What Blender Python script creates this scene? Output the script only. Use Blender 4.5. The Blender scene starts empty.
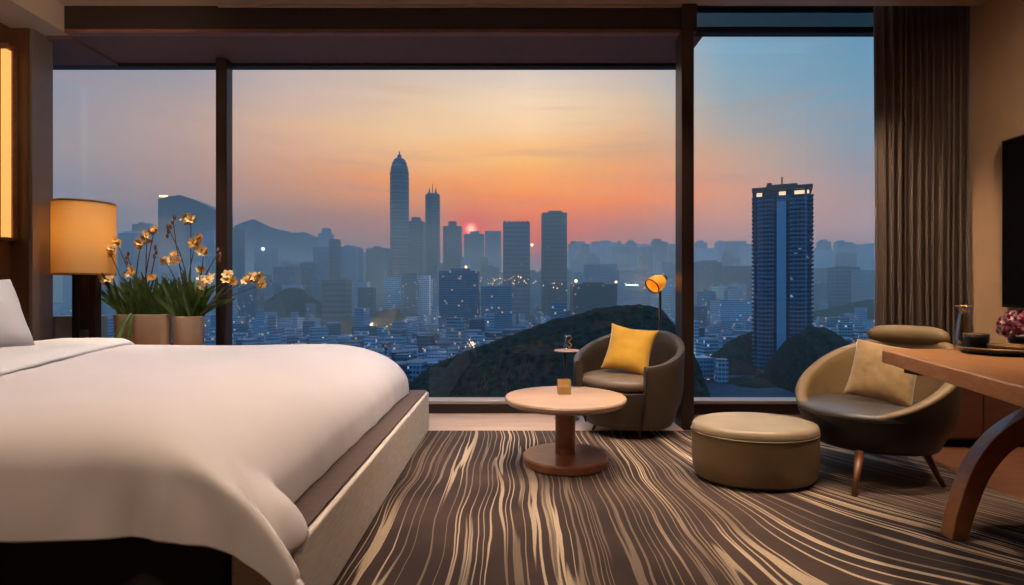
import bpy, bmesh, math, random
from mathutils import Vector, Matrix, noise as mnoise
random.seed(7)
S = bpy.context.scene
C = S.collection
PI = math.pi
F = 550.0; CX, CY = 512.0, 292.5; EYE = 1.0

def at(x, y, Y):
    """where the ray of a picture point stands at depth Y"""
    return Vector(((x - CX) * Y / F, Y, EYE - (y - CY) * Y / F))
def sm(a, b, x):
    t = max(0.0, min(1.0, (x - a) / (b - a))); return t * t * (3 - 2 * t)
def lerp(a, b, t): return a + (b - a) * t
def srgb(r, g, b):
    f = lambda c: c / 12.92 if c <= .04045 else ((c + .055) / 1.055) ** 2.4
    return (f(r / 255), f(g / 255), f(b / 255), 1.0)

# ------------------------------------------------------------------ materials
class NT:
    def __init__(s, tree): s.t = tree; s.n = tree.nodes; s.l = tree.links
    def new(s, typ, **kw):
        n = s.n.new(typ)
        for k, v in kw.items(): setattr(n, k, v)
        return n
    def link(s, a, b): s.l.new(a, b)
    def put(s, sock, v):
        if hasattr(v, 'node'): s.l.new(v, sock)
        elif v is not None: sock.default_value = v
    def m(s, op, a, b=None, c=None, clamp=False):
        n = s.new('ShaderNodeMath', operation=op, use_clamp=clamp)
        s.put(n.inputs[0], a)
        if b is not None: s.put(n.inputs[1], b)
        if c is not None: s.put(n.inputs[2], c)
        return n.outputs[0]
    def rng(s, v, a, b, c=0.0, d=1.0, kind='SMOOTHSTEP'):
        n = s.new('ShaderNodeMapRange', interpolation_type=kind)
        for i, q in enumerate((v, a, b, c, d)): s.put(n.inputs[i], q)
        return n.outputs[0]
    def mix(s, f, a, b, blend='MIX'):
        n = s.new('ShaderNodeMix', data_type='RGBA', blend_type=blend)
        s.put(n.inputs[0], f); s.put(n.inputs[6], a); s.put(n.inputs[7], b)
        return n.outputs[2]
    def noise(s, vec, scale, detail=3.0, rough=.5, dist=0.0):
        n = s.new('ShaderNodeTexNoise')
        if vec is not None: s.link(vec, n.inputs['Vector'])
        n.inputs['Scale'].default_value = scale; n.inputs['Detail'].default_value = detail
        n.inputs['Roughness'].default_value = rough; n.inputs['Distortion'].default_value = dist
        return n.outputs[0]
    def xyz(s, x, y, z):
        n = s.new('ShaderNodeCombineXYZ')
        for i, q in enumerate((x, y, z)): s.put(n.inputs[i], q)
        return n.outputs[0]
    def sep(s, v):
        n = s.new('ShaderNodeSeparateXYZ'); s.link(v, n.inputs[0]); return n.outputs
    def ramp(s, f, stops):
        n = s.new('ShaderNodeValToRGB'); e = n.color_ramp.elements
        while len(e) < len(stops): e.new(.5)
        for q, (p, c) in zip(e, stops): q.position = p; q.color = c
        s.put(n.inputs[0], f); return n.outputs[0]

def new_mat(name):
    m = bpy.data.materials.new(name); m.use_nodes = True
    t = NT(m.node_tree); b = t.n['Principled BSDF']
    return m, t, b
def coords(t, stretch=None):
    o = t.new('ShaderNodeTexCoord').outputs['Object']
    if stretch:
        mp = t.new('ShaderNodeMapping'); t.link(o, mp.inputs[0]); mp.inputs['Scale'].default_value = stretch
        return mp.outputs[0]
    return o
def mat(name, col, rough=.5, metal=0.0, var=.12, scale=8.0, bump=0.0, bscale=200.0, stretch=None, spec=.5, sheen=0.0, coat=0.0):
    m, t, b = new_mat(name)
    v = coords(t, stretch)
    n = t.noise(v, scale, 4.0)
    dark = tuple(c * (1 - var) for c in col[:3]) + (1,); lite = tuple(min(1, c * (1 + var)) for c in col[:3]) + (1,)
    t.put(b.inputs['Base Color'], t.ramp(n, [(.3, dark), (.7, lite)]))
    b.inputs['Roughness'].default_value = rough; b.inputs['Metallic'].default_value = metal
    b.inputs['Specular IOR Level'].default_value = spec
    if sheen: b.inputs['Sheen Weight'].default_value = sheen; b.inputs['Sheen Roughness'].default_value = .5
    if coat: b.inputs['Coat Weight'].default_value = coat; b.inputs['Coat Roughness'].default_value = .15
    if bump:
        bn = t.new('ShaderNodeBump'); bn.inputs['Strength'].default_value = bump; bn.inputs['Distance'].default_value = .002
        t.put(bn.inputs['Height'], t.noise(v, bscale, 2.0)); t.link(bn.outputs[0], b.inputs['Normal'])
    return m
def wood(name, c1, c2, stretch=(14, 1.2, 14), rough=.4, coat=.15):
    m, t, b = new_mat(name)
    v = coords(t, stretch)
    n = t.noise(v, 2.2, 6.0, .6, .6)
    f = t.noise(v, 14.0, 3.0)
    k = t.m('ADD', t.m('MULTIPLY', n, .75), t.m('MULTIPLY', f, .25))
    t.put(b.inputs['Base Color'], t.ramp(k, [(.32, c1), (.68, c2)]))
    b.inputs['Roughness'].default_value = rough; b.inputs['Coat Weight'].default_value = coat
    bn = t.new('ShaderNodeBump'); bn.inputs['Strength'].default_value = .15; bn.inputs['Distance'].default_value = .002
    t.put(bn.inputs['Height'], k); t.link(bn.outputs[0], b.inputs['Normal'])
    return m
def emis(name, col, strength, var=0.0):
    m, t, b = new_mat(name)
    b.inputs['Base Color'].default_value = col
    n = t.noise(coords(t), 3.0)
    t.put(b.inputs['Emission Color'], t.ramp(n, [(.3, tuple(c * (1 - var) for c in col[:3]) + (1,)), (.7, col)]))
    b.inputs['Emission Strength'].default_value = strength
    return m
def glass(name, col=(1, 1, 1, 1), rough=.02, ior=1.45):
    m, t, b = new_mat(name)
    n = t.noise(coords(t), 6.0)
    t.put(b.inputs['Base Color'], t.ramp(n, [(.2, tuple(c * .96 for c in col[:3]) + (1,)), (.8, col)]))
    b.inputs['Transmission Weight'].default_value = 1.0; b.inputs['Roughness'].default_value = rough; b.inputs['IOR'].default_value = ior
    return m
def pane_mat(name, tint, refl=.035):
    m = bpy.data.materials.new(name); m.use_nodes = True; t = NT(m.node_tree); t.n.clear()
    out = t.new('ShaderNodeOutputMaterial'); mx = t.new('ShaderNodeMixShader')
    tr = t.new('ShaderNodeBsdfTransparent'); gl = t.new('ShaderNodeBsdfGlossy')
    tr.inputs[0].default_value = tint; gl.inputs['Roughness'].default_value = .02
    gl.inputs[0].default_value = (.9, .95, 1, 1)
    t.put(mx.inputs[0], t.rng(t.noise(coords(t), .4), .3, .7, refl * .8, refl))
    t.link(tr.outputs[0], mx.inputs[1]); t.link(gl.outputs[0], mx.inputs[2]); t.link(mx.outputs[0], out.inputs[0])
    return m

# ------------------------------------------------------------------ mesh helpers
def BM(): return bmesh.new()
def box(bm, x0, x1, y0, y1, z0, z1, rot=0.0):
    v = [bm.verts.new((x, y, z)) for z in (z0, z1) for y in (y0, y1) for x in (x0, x1)]
    for q in ((0, 2, 3, 1), (4, 5, 7, 6), (0, 1, 5, 4), (2, 6, 7, 3), (0, 4, 6, 2), (1, 3, 7, 5)):
        bm.faces.new([v[i] for i in q])
    if rot:
        c = Vector(((x0 + x1) / 2, (y0 + y1) / 2, 0))
        bmesh.ops.rotate(bm, verts=v, cent=c, matrix=Matrix.Rotation(rot, 3, 'Z'))
    return v
def grid_faces(bm, rows, closed_u=False, closed_v=False):
    nr = len(rows)
    for i in range(nr if closed_v else nr - 1):
        a, b = rows[i], rows[(i + 1) % nr]; n = len(a)
        for j in range(n if closed_u else n - 1):
            k = (j + 1) % n
            f = [a[j], a[k], b[k], b[j]]
            if len(set(f)) == 4: bm.faces.new(f)
def ring(bm, c, r, z, seg, ry=None, a0=0.0):
    ry = ry or r
    return [bm.verts.new((c[0] + r * math.cos(a0 + 2 * PI * i / seg), c[1] + ry * math.sin(a0 + 2 * PI * i / seg), z)) for i in range(seg)]
def lathe(bm, c, prof, seg=40, oval=1.0, cap0=True, cap1=True):
    rows = [ring(bm, c, max(r, 1e-4), z, seg, max(r, 1e-4) * oval) for r, z in prof]
    grid_faces(bm, rows, closed_u=True)
    if cap0: bm.faces.new(list(reversed(rows[0])))
    if cap1: bm.faces.new(rows[-1])
def tube(bm, pts, rad, seg=10, flat=1.0):
    pts = [Vector(p) for p in pts]
    if not hasattr(rad, '__len__'): rad = [rad] * len(pts)
    rows = []; up = Vector((.31, .17, .93))
    for i, p in enumerate(pts):
        d = (pts[min(i + 1, len(pts) - 1)] - pts[max(i - 1, 0)]).normalized()
        if abs(d.dot(up)) > .97: up = Vector((.9, .1, .2))
        s = d.cross(up).normalized(); u = s.cross(d)
        rows.append([bm.verts.new(p + (s * math.cos(2 * PI * k / seg) + u * math.sin(2 * PI * k / seg) * flat) * rad[i]) for k in range(seg)])
    grid_faces(bm, rows, closed_u=True)
    bm.faces.new(list(reversed(rows[0]))); bm.faces.new(rows[-1])
def sph(bm, c, r, sub=2, sc=(1, 1, 1)):
    g = bmesh.ops.create_icosphere(bm, subdivisions=sub, radius=r)
    for v in g['verts']: v.co = Vector((v.co.x * sc[0], v.co.y * sc[1], v.co.z * sc[2])) + Vector(c)
    return g['verts']
def spline(pts, n=24):
    pts = [Vector(p) for p in pts]; out = []
    P = [pts[0] * 2 - pts[1]] + pts + [pts[-1] * 2 - pts[-2]]
    for i in range(1, len(P) - 2):
        for k in range(n):
            t = k / n; a, b, c, d = P[i - 1], P[i], P[i + 1], P[i + 2]
            out.append(.5 * ((2 * b) + (c - a) * t + (2 * a - 5 * b + 4 * c - d) * t * t + (3 * b - a - 3 * c + d) * t ** 3))
    out.append(pts[-1]); return out

def origin(o):
    v = Vector((0, 0, 0))
    while o is not None: v = v + o.location; o = o.parent
    return v
def tag(o, label=None, cat=None, group=None, kind=None):
    for k, v in (('label', label), ('category', cat), ('group', group), ('kind', kind)):
        if v: o[k] = v
    return o
def obj(name, bm, m, parent=None, smooth=False, bevel=0.0, seg=3, subsurf=0, solid=0.0, loc=None, auto=None):
    bmesh.ops.recalc_face_normals(bm, faces=bm.faces[:])
    o = Vector((0, 0, 0)) if parent is None else origin(parent)
    if loc is not None: o = o + Vector(loc)
    bmesh.ops.translate(bm, verts=bm.verts[:], vec=-o)
    me = bpy.data.meshes.new(name); bm.to_mesh(me); bm.free()
    ob = bpy.data.objects.new(name, me); C.objects.link(ob)
    if loc is not None: ob.location = loc
    if parent is not None: ob.parent = parent
    me.materials.append(m)
    if smooth:
        for p in me.polygons: p.use_smooth = True
    if bevel:
        b = ob.modifiers.new('bevel', 'BEVEL'); b.width = bevel; b.segments = seg; b.limit_method = 'ANGLE'; b.angle_limit = math.radians(40)
        b.harden_normals = False
        for p in me.polygons: p.use_smooth = True
        w = ob.modifiers.new('wn', 'WEIGHTED_NORMAL'); w.keep_sharp = True
    if solid:
        s = ob.modifiers.new('solid', 'SOLIDIFY'); s.thickness = solid; s.offset = 0
    if subsurf:
        s = ob.modifiers.new('sub', 'SUBSURF'); s.levels = subsurf; s.render_levels = subsurf
    if auto:
        try: me.set_sharp_from_angle(angle=math.radians(auto))
        except Exception: pass
    return ob
def thing(name, label, cat, loc, group=None):
    o = bpy.data.objects.new(name, None); C.objects.link(o); o.location = loc; o.empty_display_size = .1
    return tag(o, label, cat, group)
def struct(name, bm, m, parent=None, **kw):
    o = obj(name, bm, m, parent, **kw)
    if parent is None: o['kind'] = 'structure'
    return o
def sbox(name, m, *b, **kw):
    bm = BM(); box(bm, *b); return struct(name, bm, m, **kw)

# ------------------------------------------------------------------ palette
M = {}
M['beam'] = wood('espresso wood', srgb(36, 23, 20), srgb(48, 32, 28), (1.2, 14, 14), .45)
M['post'] = wood('dark post wood', srgb(40, 26, 22), srgb(52, 35, 30), (14, 14, 1.0), .4)
M['soffit'] = mat('mauve brown soffit', srgb(112, 80, 70), .6, var=.06)
M['ceiling'] = mat('ceiling paint', srgb(205, 180, 155), .8, var=.03)
M['wall'] = mat('tan plaster', srgb(200, 160, 120), .75, var=.05, scale=2.5, bump=.15, bscale=60)
M['walldark'] = wood('brown wall veneer', srgb(86, 52, 34), srgb(104, 66, 44), (12, 12, 1.0), .45)
M['column'] = mat('grey brown column', srgb(120, 104, 98), .38, var=.05, spec=.6)
M['frame'] = mat('bronze window frame', srgb(48, 36, 36), .35, .4, var=.08)
M['alu'] = mat('silver rail', srgb(190, 180, 175), .35, .7, var=.05)
M['floorwood'] = wood('pale oak planks', srgb(92, 56, 38), srgb(118, 76, 52), (1.0, 9, 9), .4)  # oak floor toned for shade; the window strip is its lit copy
M['duvet'] = mat('white cotton', srgb(238, 224, 222), .8, var=.02, scale=3, bump=.12, bscale=500, sheen=.25)
M['sheet'] = mat('white sateen', srgb(240, 230, 226), .7, var=.02, scale=3, sheen=.2)
M['beige'] = mat('oatmeal linen', srgb(228, 210, 192), .85, var=.1, scale=14, stretch=(1, 1, 6), bump=.3, bscale=300)
M['bedbrown'] = mat('brown bed fabric', srgb(92, 72, 66), .85, var=.1, scale=30)
M['bedblack'] = mat('black bed base', srgb(34, 26, 25), .8, var=.1)
M['tan_pillow'] = mat('taupe pillow', srgb(160, 125, 100), .85, var=.08)
M['tablewood'] = wood('walnut table', srgb(120, 72, 48), srgb(158, 102, 70), (3, 12, 12), .32, .3)
M['tabletop'] = wood('pale walnut top', srgb(186, 150, 128), srgb(206, 170, 146), (2, 9, 9), .28, .4)
M['leather'] = mat('olive brown leather', srgb(72, 60, 50), .42, var=.1, scale=6, bump=.2, bscale=160)
M['leather_in'] = mat('taupe leather seat', srgb(112, 92, 74), .45, var=.08, scale=6, bump=.2, bscale=160)
M['mustard'] = mat('mustard velvet', srgb(214, 158, 36), .8, var=.14, scale=5, sheen=.5, bump=.2)
M['ottoman'] = mat('olive ottoman leather', srgb(122, 100, 72), .45, var=.1, scale=7, bump=.25, bscale=140)
M['ottoman_top'] = mat('pale ottoman top', srgb(160, 140, 114), .38, var=.08, scale=7, bump=.2, bscale=140)
M['shell'] = mat('charcoal leather shell', srgb(46, 40, 38), .5, var=.12, scale=8, bump=.2, bscale=160)
M['rim'] = mat('olive tan lining', srgb(132, 106, 70), .5, var=.08, scale=8, bump=.2, bscale=160)
M['seatleather'] = mat('grey leather seat', srgb(84, 78, 78), .32, var=.06, scale=6, spec=.6)
M['gold'] = mat('gold tan cushion', srgb(164, 130, 84), .75, var=.18, scale=22, sheen=.5, bump=.35, bscale=120)
M['legwood'] = wood('dark chair leg', srgb(92, 52, 32), srgb(118, 70, 44), (14, 14, 2), .35)
M['deskwood'] = wood('cherry desk', srgb(178, 116, 70), srgb(212, 150, 98), (14, 1.4, 14), .3, .35)
M['deskleg'] = wood('cherry leg', srgb(142, 92, 58), srgb(180, 122, 78), (6, 10, 6), .32, .3)
M['cabinet'] = wood('mahogany cabinet', srgb(74, 38, 28), srgb(92, 50, 36), (2, 12, 12), .4)
M['black'] = mat('black enamel', srgb(26, 24, 25), .3, var=.1)
M['screen'] = mat('screen black', srgb(14, 13, 15), .18, var=.05)
M['brass'] = mat('warm brass', srgb(196, 152, 92), .28, .9, var=.08)
M['bronze'] = mat('brushed bronze', srgb(150, 120, 92), .38, .75, var=.08, stretch=(1, 1, 10))
M['steel'] = mat('brushed nickel', srgb(178, 162, 150), .42, .35, var=.1, stretch=(12, 12, 1))
M['lampblack'] = mat('dark bronze lamp', srgb(48, 34, 28), .3, .5, var=.1)
M['planter'] = mat('champagne ceramic', srgb(196, 164, 132), .38, .2, var=.06)
M['curtain'] = mat('brown drape', srgb(88, 68, 56), .8, var=.1, scale=20, stretch=(4, 4, .4), sheen=.2)
M['leaf'] = mat('dark leaf', srgb(74, 100, 42), .45, var=.4, scale=12)
M['stem'] = mat('brown stem', srgb(84, 66, 44), .6, var=.2, scale=30)
M['petal'] = mat('apricot petal', srgb(255, 186, 88), .6, var=.16, scale=40)
M['petal_pale'] = mat('cream petal', srgb(255, 218, 158), .6, var=.12, scale=40)
M['stamen'] = mat('orange stamen', srgb(206, 116, 28), .6, var=.2)
M['bud'] = mat('brown bud', srgb(120, 82, 52), .6, var=.2, scale=30)
M['glass'] = glass('clear glass')
M['amber'] = glass('amber glass', srgb(255, 190, 90), .08)
M['water'] = glass('water', (1, 1, 1, 1), 0.0, 1.33)
M['wax'] = mat('amber wax', srgb(226, 150, 70), .5, var=.08)
M['pinkpet'] = mat('magenta petal', srgb(176, 74, 116), .6, var=.3, scale=60)
M['pinkpale'] = mat('blush petal', srgb(226, 160, 170), .6, var=.2, scale=60)
M['pane'] = pane_mat('window glass', (.985, .985, .98, 1))
M['transom'] = pane_mat('tinted transom', (.30, .32, .33, 1), .06)
M['amberthin'] = pane_mat('amber cup glass', (1, .84, .55, 1), .12)
M['clearthin'] = pane_mat('thin clear glass', (.93, .93, .92, 1), .22)
M['carafeglass'] = pane_mat('carafe glass', (.90, .88, .85, 1), .30)
M['glow'] = emis('light panel', srgb(255, 190, 104), .95, .1)

def carpet_mat():
    m, t, b = new_mat('striped carpet')
    x, y, z = t.sep(coords(t))
    bend = t.rng(x, .7, 2.0, 0, 1)
    u = t.m('ADD', x, t.m('MULTIPLY', t.m('MULTIPLY', bend, .62), t.m('SUBTRACT', y, 3.0)))
    w = t.noise(t.xyz(t.m('MULTIPLY', u, 1.2), t.m('MULTIPLY', y, 1.5), 0.0), 1.0, 1.0)
    u = t.m('ADD', u, t.m('MULTIPLY', t.m('SUBTRACT', w, .5), .09))
    w2 = t.noise(t.xyz(t.m('MULTIPLY', u, 6), t.m('MULTIPLY', y, 5), 4.0), 1.0, 1.0)
    u = t.m('ADD', u, t.m('MULTIPLY', t.m('SUBTRACT', w2, .5), .012))
    def lines(su, sy, width, off):
        n = t.noise(t.xyz(t.m('MULTIPLY', u, su), t.m('MULTIPLY', y, sy), off), 1.0, .5, .4)
        return t.rng(t.m('ABSOLUTE', t.m('SUBTRACT', n, .5)), width * .55, width, 1, 0)
    l1 = lines(24, .30, .034, 0.0); l2 = lines(13, .22, .018, 7.3)
    g = t.noise(t.xyz(t.m('MULTIPLY', u, 22), t.m('MULTIPLY', y, .26), 3.1), 1.0, 1.0)
    broad = t.m('MULTIPLY', t.m('MULTIPLY', t.rng(g, .64, .67), t.rng(t.noise(t.xyz(t.m('MULTIPLY', u, 90), t.m('MULTIPLY', y, 1.2), 8.0), 1.0, 1.0), .4, .6, .35, 1)), .75)
    gate = t.rng(t.noise(t.xyz(t.m('MULTIPLY', u, 5.0), t.m('MULTIPLY', y, .6), 1.7), 1.0, 1.0), .42, .60, .30, 1)
    k = t.m('MULTIPLY', t.m('MAXIMUM', t.m('MAXIMUM', l1, t.m('MULTIPLY', l2, .9)), broad), gate)
    fib = t.noise(coords(t), 260.0, 2.0)
    k = t.m('MULTIPLY', k, t.rng(fib, .3, .62, .62, 1))
    dark = t.mix(t.rng(t.noise(coords(t), 1.6), .35, .65), srgb(60, 48, 46), srgb(80, 63, 57))
    t.put(b.inputs['Base Color'], t.mix(k, dark, srgb(206, 180, 152)))
    b.inputs['Roughness'].default_value = .92; b.inputs['Specular IOR Level'].default_value = .15
    bn = t.new('ShaderNodeBump'); bn.inputs['Strength'].default_value = .5; bn.inputs['Distance'].default_value = .004
    t.put(bn.inputs['Height'], fib); t.link(bn.outputs[0], b.inputs['Normal'])
    return m
M['carpet'] = carpet_mat()

def facade(name, wall, win, lit=.06, power=2.5, floor_h=3.2, bay=3.0, warm=.6, roof=None, gap=(.25, .8)):
    m, t, b = new_mat(name)
    g = t.new('ShaderNodeNewGeometry')
    px, py, pz = t.sep(g.outputs['Position']); nx, ny, nz = t.sep(g.outputs['True Normal'])
    h = t.m('SUBTRACT', t.m('MULTIPLY', px, ny), t.m('MULTIPLY', py, nx))
    hv = t.m('DIVIDE', h, bay); zv = t.m('DIVIDE', pz, floor_h)
    rnd = t.new('ShaderNodeObjectInfo').outputs['Random']
    wn = t.new('ShaderNodeTexWhiteNoise', noise_dimensions='3D')
    t.link(t.xyz(t.m('FLOOR', hv), t.m('FLOOR', zv), t.m('MULTIPLY', rnd, 57.0)), wn.inputs['Vector'])
    fz = t.m('FRACT', zv); fh = t.m('FRACT', hv)
    win_m = t.m('MULTIPLY', t.m('MULTIPLY', t.m('GREATER_THAN', fz, gap[0]), t.m('LESS_THAN', fz, gap[1])), t.m('GREATER_THAN', fh, .22))
    side = t.m('LESS_THAN', t.m('ABSOLUTE', nz), .5)
    win_m = t.m('MULTIPLY', win_m, side)
    tint = t.rng(rnd, 0, 1, .6, 2.1, 'LINEAR')
    base = t.mix(win_m, wall, win)
    if roof is not None: base = t.mix(side, roof, base)
    sc = t.new('ShaderNodeVectorMath', operation='SCALE'); t.link(base, sc.inputs[0]); t.link(tint, sc.inputs['Scale'])
    t.link(sc.outputs[0], b.inputs['Base Color'])
    b.inputs['Roughness'].default_value = .5; b.inputs['Specular IOR Level'].default_value = .3
    if lit:
        r = wn.outputs['Value']; on = t.m('MULTIPLY', t.m('LESS_THAN', r, lit), win_m)
        cs = t.sep(wn.outputs['Color'])
        col = t.mix(t.m('LESS_THAN', cs[1], warm), srgb(170, 210, 255), srgb(255, 196, 130))
        t.link(col, b.inputs['Emission Color'])
        t.put(b.inputs['Emission Strength'], t.m('MULTIPLY', on, t.m('MULTIPLY', power, cs[2])))
    return m
NAVY = srgb(62, 86, 116); NAVYD = srgb(34, 48, 70)
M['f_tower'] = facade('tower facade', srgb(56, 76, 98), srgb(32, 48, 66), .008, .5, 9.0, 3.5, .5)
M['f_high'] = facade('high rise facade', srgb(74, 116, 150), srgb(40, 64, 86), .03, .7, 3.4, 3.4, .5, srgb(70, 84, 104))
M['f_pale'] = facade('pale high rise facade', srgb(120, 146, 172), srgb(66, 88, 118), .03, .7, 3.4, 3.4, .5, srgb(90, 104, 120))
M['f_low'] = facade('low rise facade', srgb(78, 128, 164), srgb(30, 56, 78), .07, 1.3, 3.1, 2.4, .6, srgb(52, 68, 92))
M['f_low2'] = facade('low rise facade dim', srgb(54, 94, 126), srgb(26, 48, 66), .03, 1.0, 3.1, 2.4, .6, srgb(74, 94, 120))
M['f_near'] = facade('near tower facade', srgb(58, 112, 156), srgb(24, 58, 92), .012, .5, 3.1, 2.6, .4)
M['n_strip'] = mat('tower centre strip', srgb(84, 146, 192), .4, var=.05)
M['n_dark'] = facade('tower balcony', srgb(40, 66, 102), srgb(26, 44, 70), .0, 0, 3.1, 2.6)
M['n_roof'] = mat('tower roof slab', srgb(52, 52, 60), .7, var=.1, scale=.1)
M['n_lit'] = emis('lit penthouse', srgb(255, 222, 180), 1.3, .3)
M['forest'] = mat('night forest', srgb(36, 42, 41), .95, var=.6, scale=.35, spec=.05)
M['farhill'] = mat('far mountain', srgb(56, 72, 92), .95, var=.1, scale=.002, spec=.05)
M['cityground'] = mat('city ground', srgb(42, 60, 80), .9, var=.5, scale=.02, spec=.1)
M['lampwarm'] = emis('street light glow', srgb(255, 200, 140), 3.5)
M['lampcool'] = emis('cool light glow', srgb(200, 226, 255), 2.5)

# ------------------------------------------------------------------ room shell
ZC = 3.1                 # ceiling
GY = 4.60                # glass plane
BY = 4.03                # front of the beam
sbox('floor', M['floorwood'], -4.4, 3.6, -2.6, 4.72, -.12, 0.0)
M['litplank'] = wood('window-lit oak planks', srgb(190, 150, 128), srgb(214, 178, 156), (1.0, 9, 9), .4)  # same oak painted paler, standing in for strong light near the glass
sbox('floor_strip', M['litplank'], -3.6, 1.235, 3.945, GY - .095, 0.0, .010)
bm = BM(); box(bm, -3.19, 2.43, -2.0, 3.94, 0.0, .012)
c = obj('carpet', bm, M['carpet'], bevel=.004, seg=2); c['kind'] = 'structure'
bm = BM(); box(bm, -3.28, 3.6, -2.6, BY, ZC, ZC + .15); struct('ceiling', bm, M['ceiling'])
sbox('ceiling_bulkhead', M['ceiling'], -3.9, -3.28, -2.6, GY + .1, 2.91, ZC + .15)
sbox('ceiling_recess', M['beam'], 1.34, 3.6, BY, GY + .12, 3.40, 3.5)
sbox('wall_back', M['wall'], -3.9, 3.6, -2.75, -2.6, 0, ZC + .15)
sbox('wall_right', M['wall'], 3.42, 3.6, -2.6, GY + .12, 0, 3.5)
sbox('wall_left', M['walldark'], -3.9, -3.2, -2.6, 3.36, 0, 2.91)
sbox('wall_alcove', M['walldark'], -3.9, -3.62, 3.36, 3.98, 0, 2.91)
sbox('column', M['column'], -3.9, -3.47, 3.98, 4.16, 0, 2.91, bevel=.004)
sbox('wall_reveal', M['walldark'], -4.4, -4.1, 3.98, GY + .12, 0, 2.91)
# brown side cheek of the column facing the room
sbox('trim_1', M['walldark'], -3.9, -3.49, 3.972, 3.98, 0, 2.91)
# beam above the two larger panes, with its lit lip and soffit
sbox('beam', M['beam'], -3.28, 1.30, BY, GY + .12, 2.93, ZC + .2)
sbox('trim_2', M['post'], 1.24, 1.345, BY - .03, BY + .1, 2.90, 3.1)
sbox('trim_3', M['tablewood'], -3.28, 1.24, BY + .0, BY + .06, 2.905, 2.93)
sbox('trim_4', M['soffit'], -3.46, 1.42, BY + .06, GY - .03, 2.905, 2.93)
sbox('trim_9', M['soffit'], -4.1, -3.462, 4.17, GY - .03, 2.885, 2.909)
sbox('trim_10', M['soffit'], -3.462, -3.27, BY + .06, GY - .03, 2.885, 2.904)
sbox('trim_5', M['ceiling'], -2.15, 1.30, BY - .025, BY, 3.085, 3.1)
sbox('trim_6', M['tablewood'], 1.36, 2.62, 4.20, 4.23, 3.285, 3.30)
sbox('trim_7', M['beam'], 1.345, 3.42, 4.18, 4.22, 3.30, 3.42)
#sbox('trim_8', M['beam'], 2.66, 3.42, BY - .02, BY + .0, 3.07, 3.5)
# post in front of the glass
bm = BM(); box(bm, 1.235, 1.325, 4.0, 4.16, 0, 2.93); struct('post', bm, M['post'], bevel=.006)
# baseboard on the tan wall
sbox('baseboard_right', M['cabinet'], 3.40, 3.42, -2.6, GY, 0, .09)

def window(n, x0, x1, zt, header=None):
    bm = BM()
    w = .05
    w = .022
    box(bm, x0, x0 + w, GY - .03, GY + .05, .10, zt); box(bm, x1 - w, x1, GY - .03, GY + .05, .10, zt)
    box(bm, x0 + w, x1 - w, GY - .03, GY + .05, zt - .05, zt)
    fr = bpy.data.objects.new('window_%d' % n, None); C.objects.link(fr); fr['kind'] = 'structure'; fr.location = (x0, GY, 0)
    obj('window_frame', bm, M['frame'], fr, bevel=.004)
    bm = BM(); box(bm, x0, x1, GY - .09, GY + .07, 0.0, .085); obj('bottom_rail', bm, M['frame'], fr, bevel=.004)
    bm = BM(); box(bm, x0, x1, GY - .10, GY + .05, .085, .115); obj('sill', bm, M['alu'], fr, bevel=.006)
    bm = BM(); box(bm, x0 + w * .5, x1 - w * .5, GY, GY + .012, .11, zt - .02); obj('pane', bm, M['pane'], fr)
    if header:
        bm = BM(); box(bm, x0, x1, GY, GY + .012, zt, header - .03); obj('transom_pane', bm, M['transom'], fr)
        bm = BM(); box(bm, x0, x1, GY - .05, GY + .06, header - .03, header + .02); obj('header', bm, M['frame'], fr, bevel=.004)
XM0, XM1 = at(215.5, 0, 4.46).x, at(226.5, 0, 4.46).x
XF = at(222.5, 0, GY).x
window(1, -4.10, XF, 2.93)
window(2, XF, 1.42, 2.93)
window(3, 1.42, 3.42, 3.21, 3.40)
bm = BM(); box(bm, XM0, XM1, 4.46, 4.56, .10, 2.905); struct('mullion', bm, M['post'], bevel=.006)

# ------------------------------------------------------------------ bed
bed = thing('bed', 'wide upholstered platform bed with oatmeal linen footboard and dark base', 'bed', (-1.9, 2.6, 0))
bm = BM(); box(bm, -.79, -.60, 1.54, 3.98, .012, .285); obj('footboard', bm, M['beige'], bed, bevel=.012)
bm = BM(); box(bm, -.81, -.618, 1.56, 3.975, .287, .296); obj('footboard_cap', bm, M['bedbrown'], bed, bevel=.003)
bm = BM(); box(bm, -3.05, -.81, 1.56, 3.95, .012, .30); obj('bed_base', bm, M['bedblack'], bed, bevel=.01)
bm = BM(); box(bm, -3.03, -.90, 1.62, 3.74, .30, .44); obj('mattress', bm, M['bedbrown'], bed, bevel=.05, seg=5)
bm = BM(); box(bm, -3.03, -1.2, 1.72, 3.62, .44, .585); obj('mattress_topper', bm, M['sheet'], bed, bevel=.05, seg=5)
bm = BM(); box(bm, -3.195, -3.05, 1.4, 3.15, .012, 1.12); obj('headboard', bm, M['bedbrown'], bed, bevel=.03, seg=4)

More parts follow.
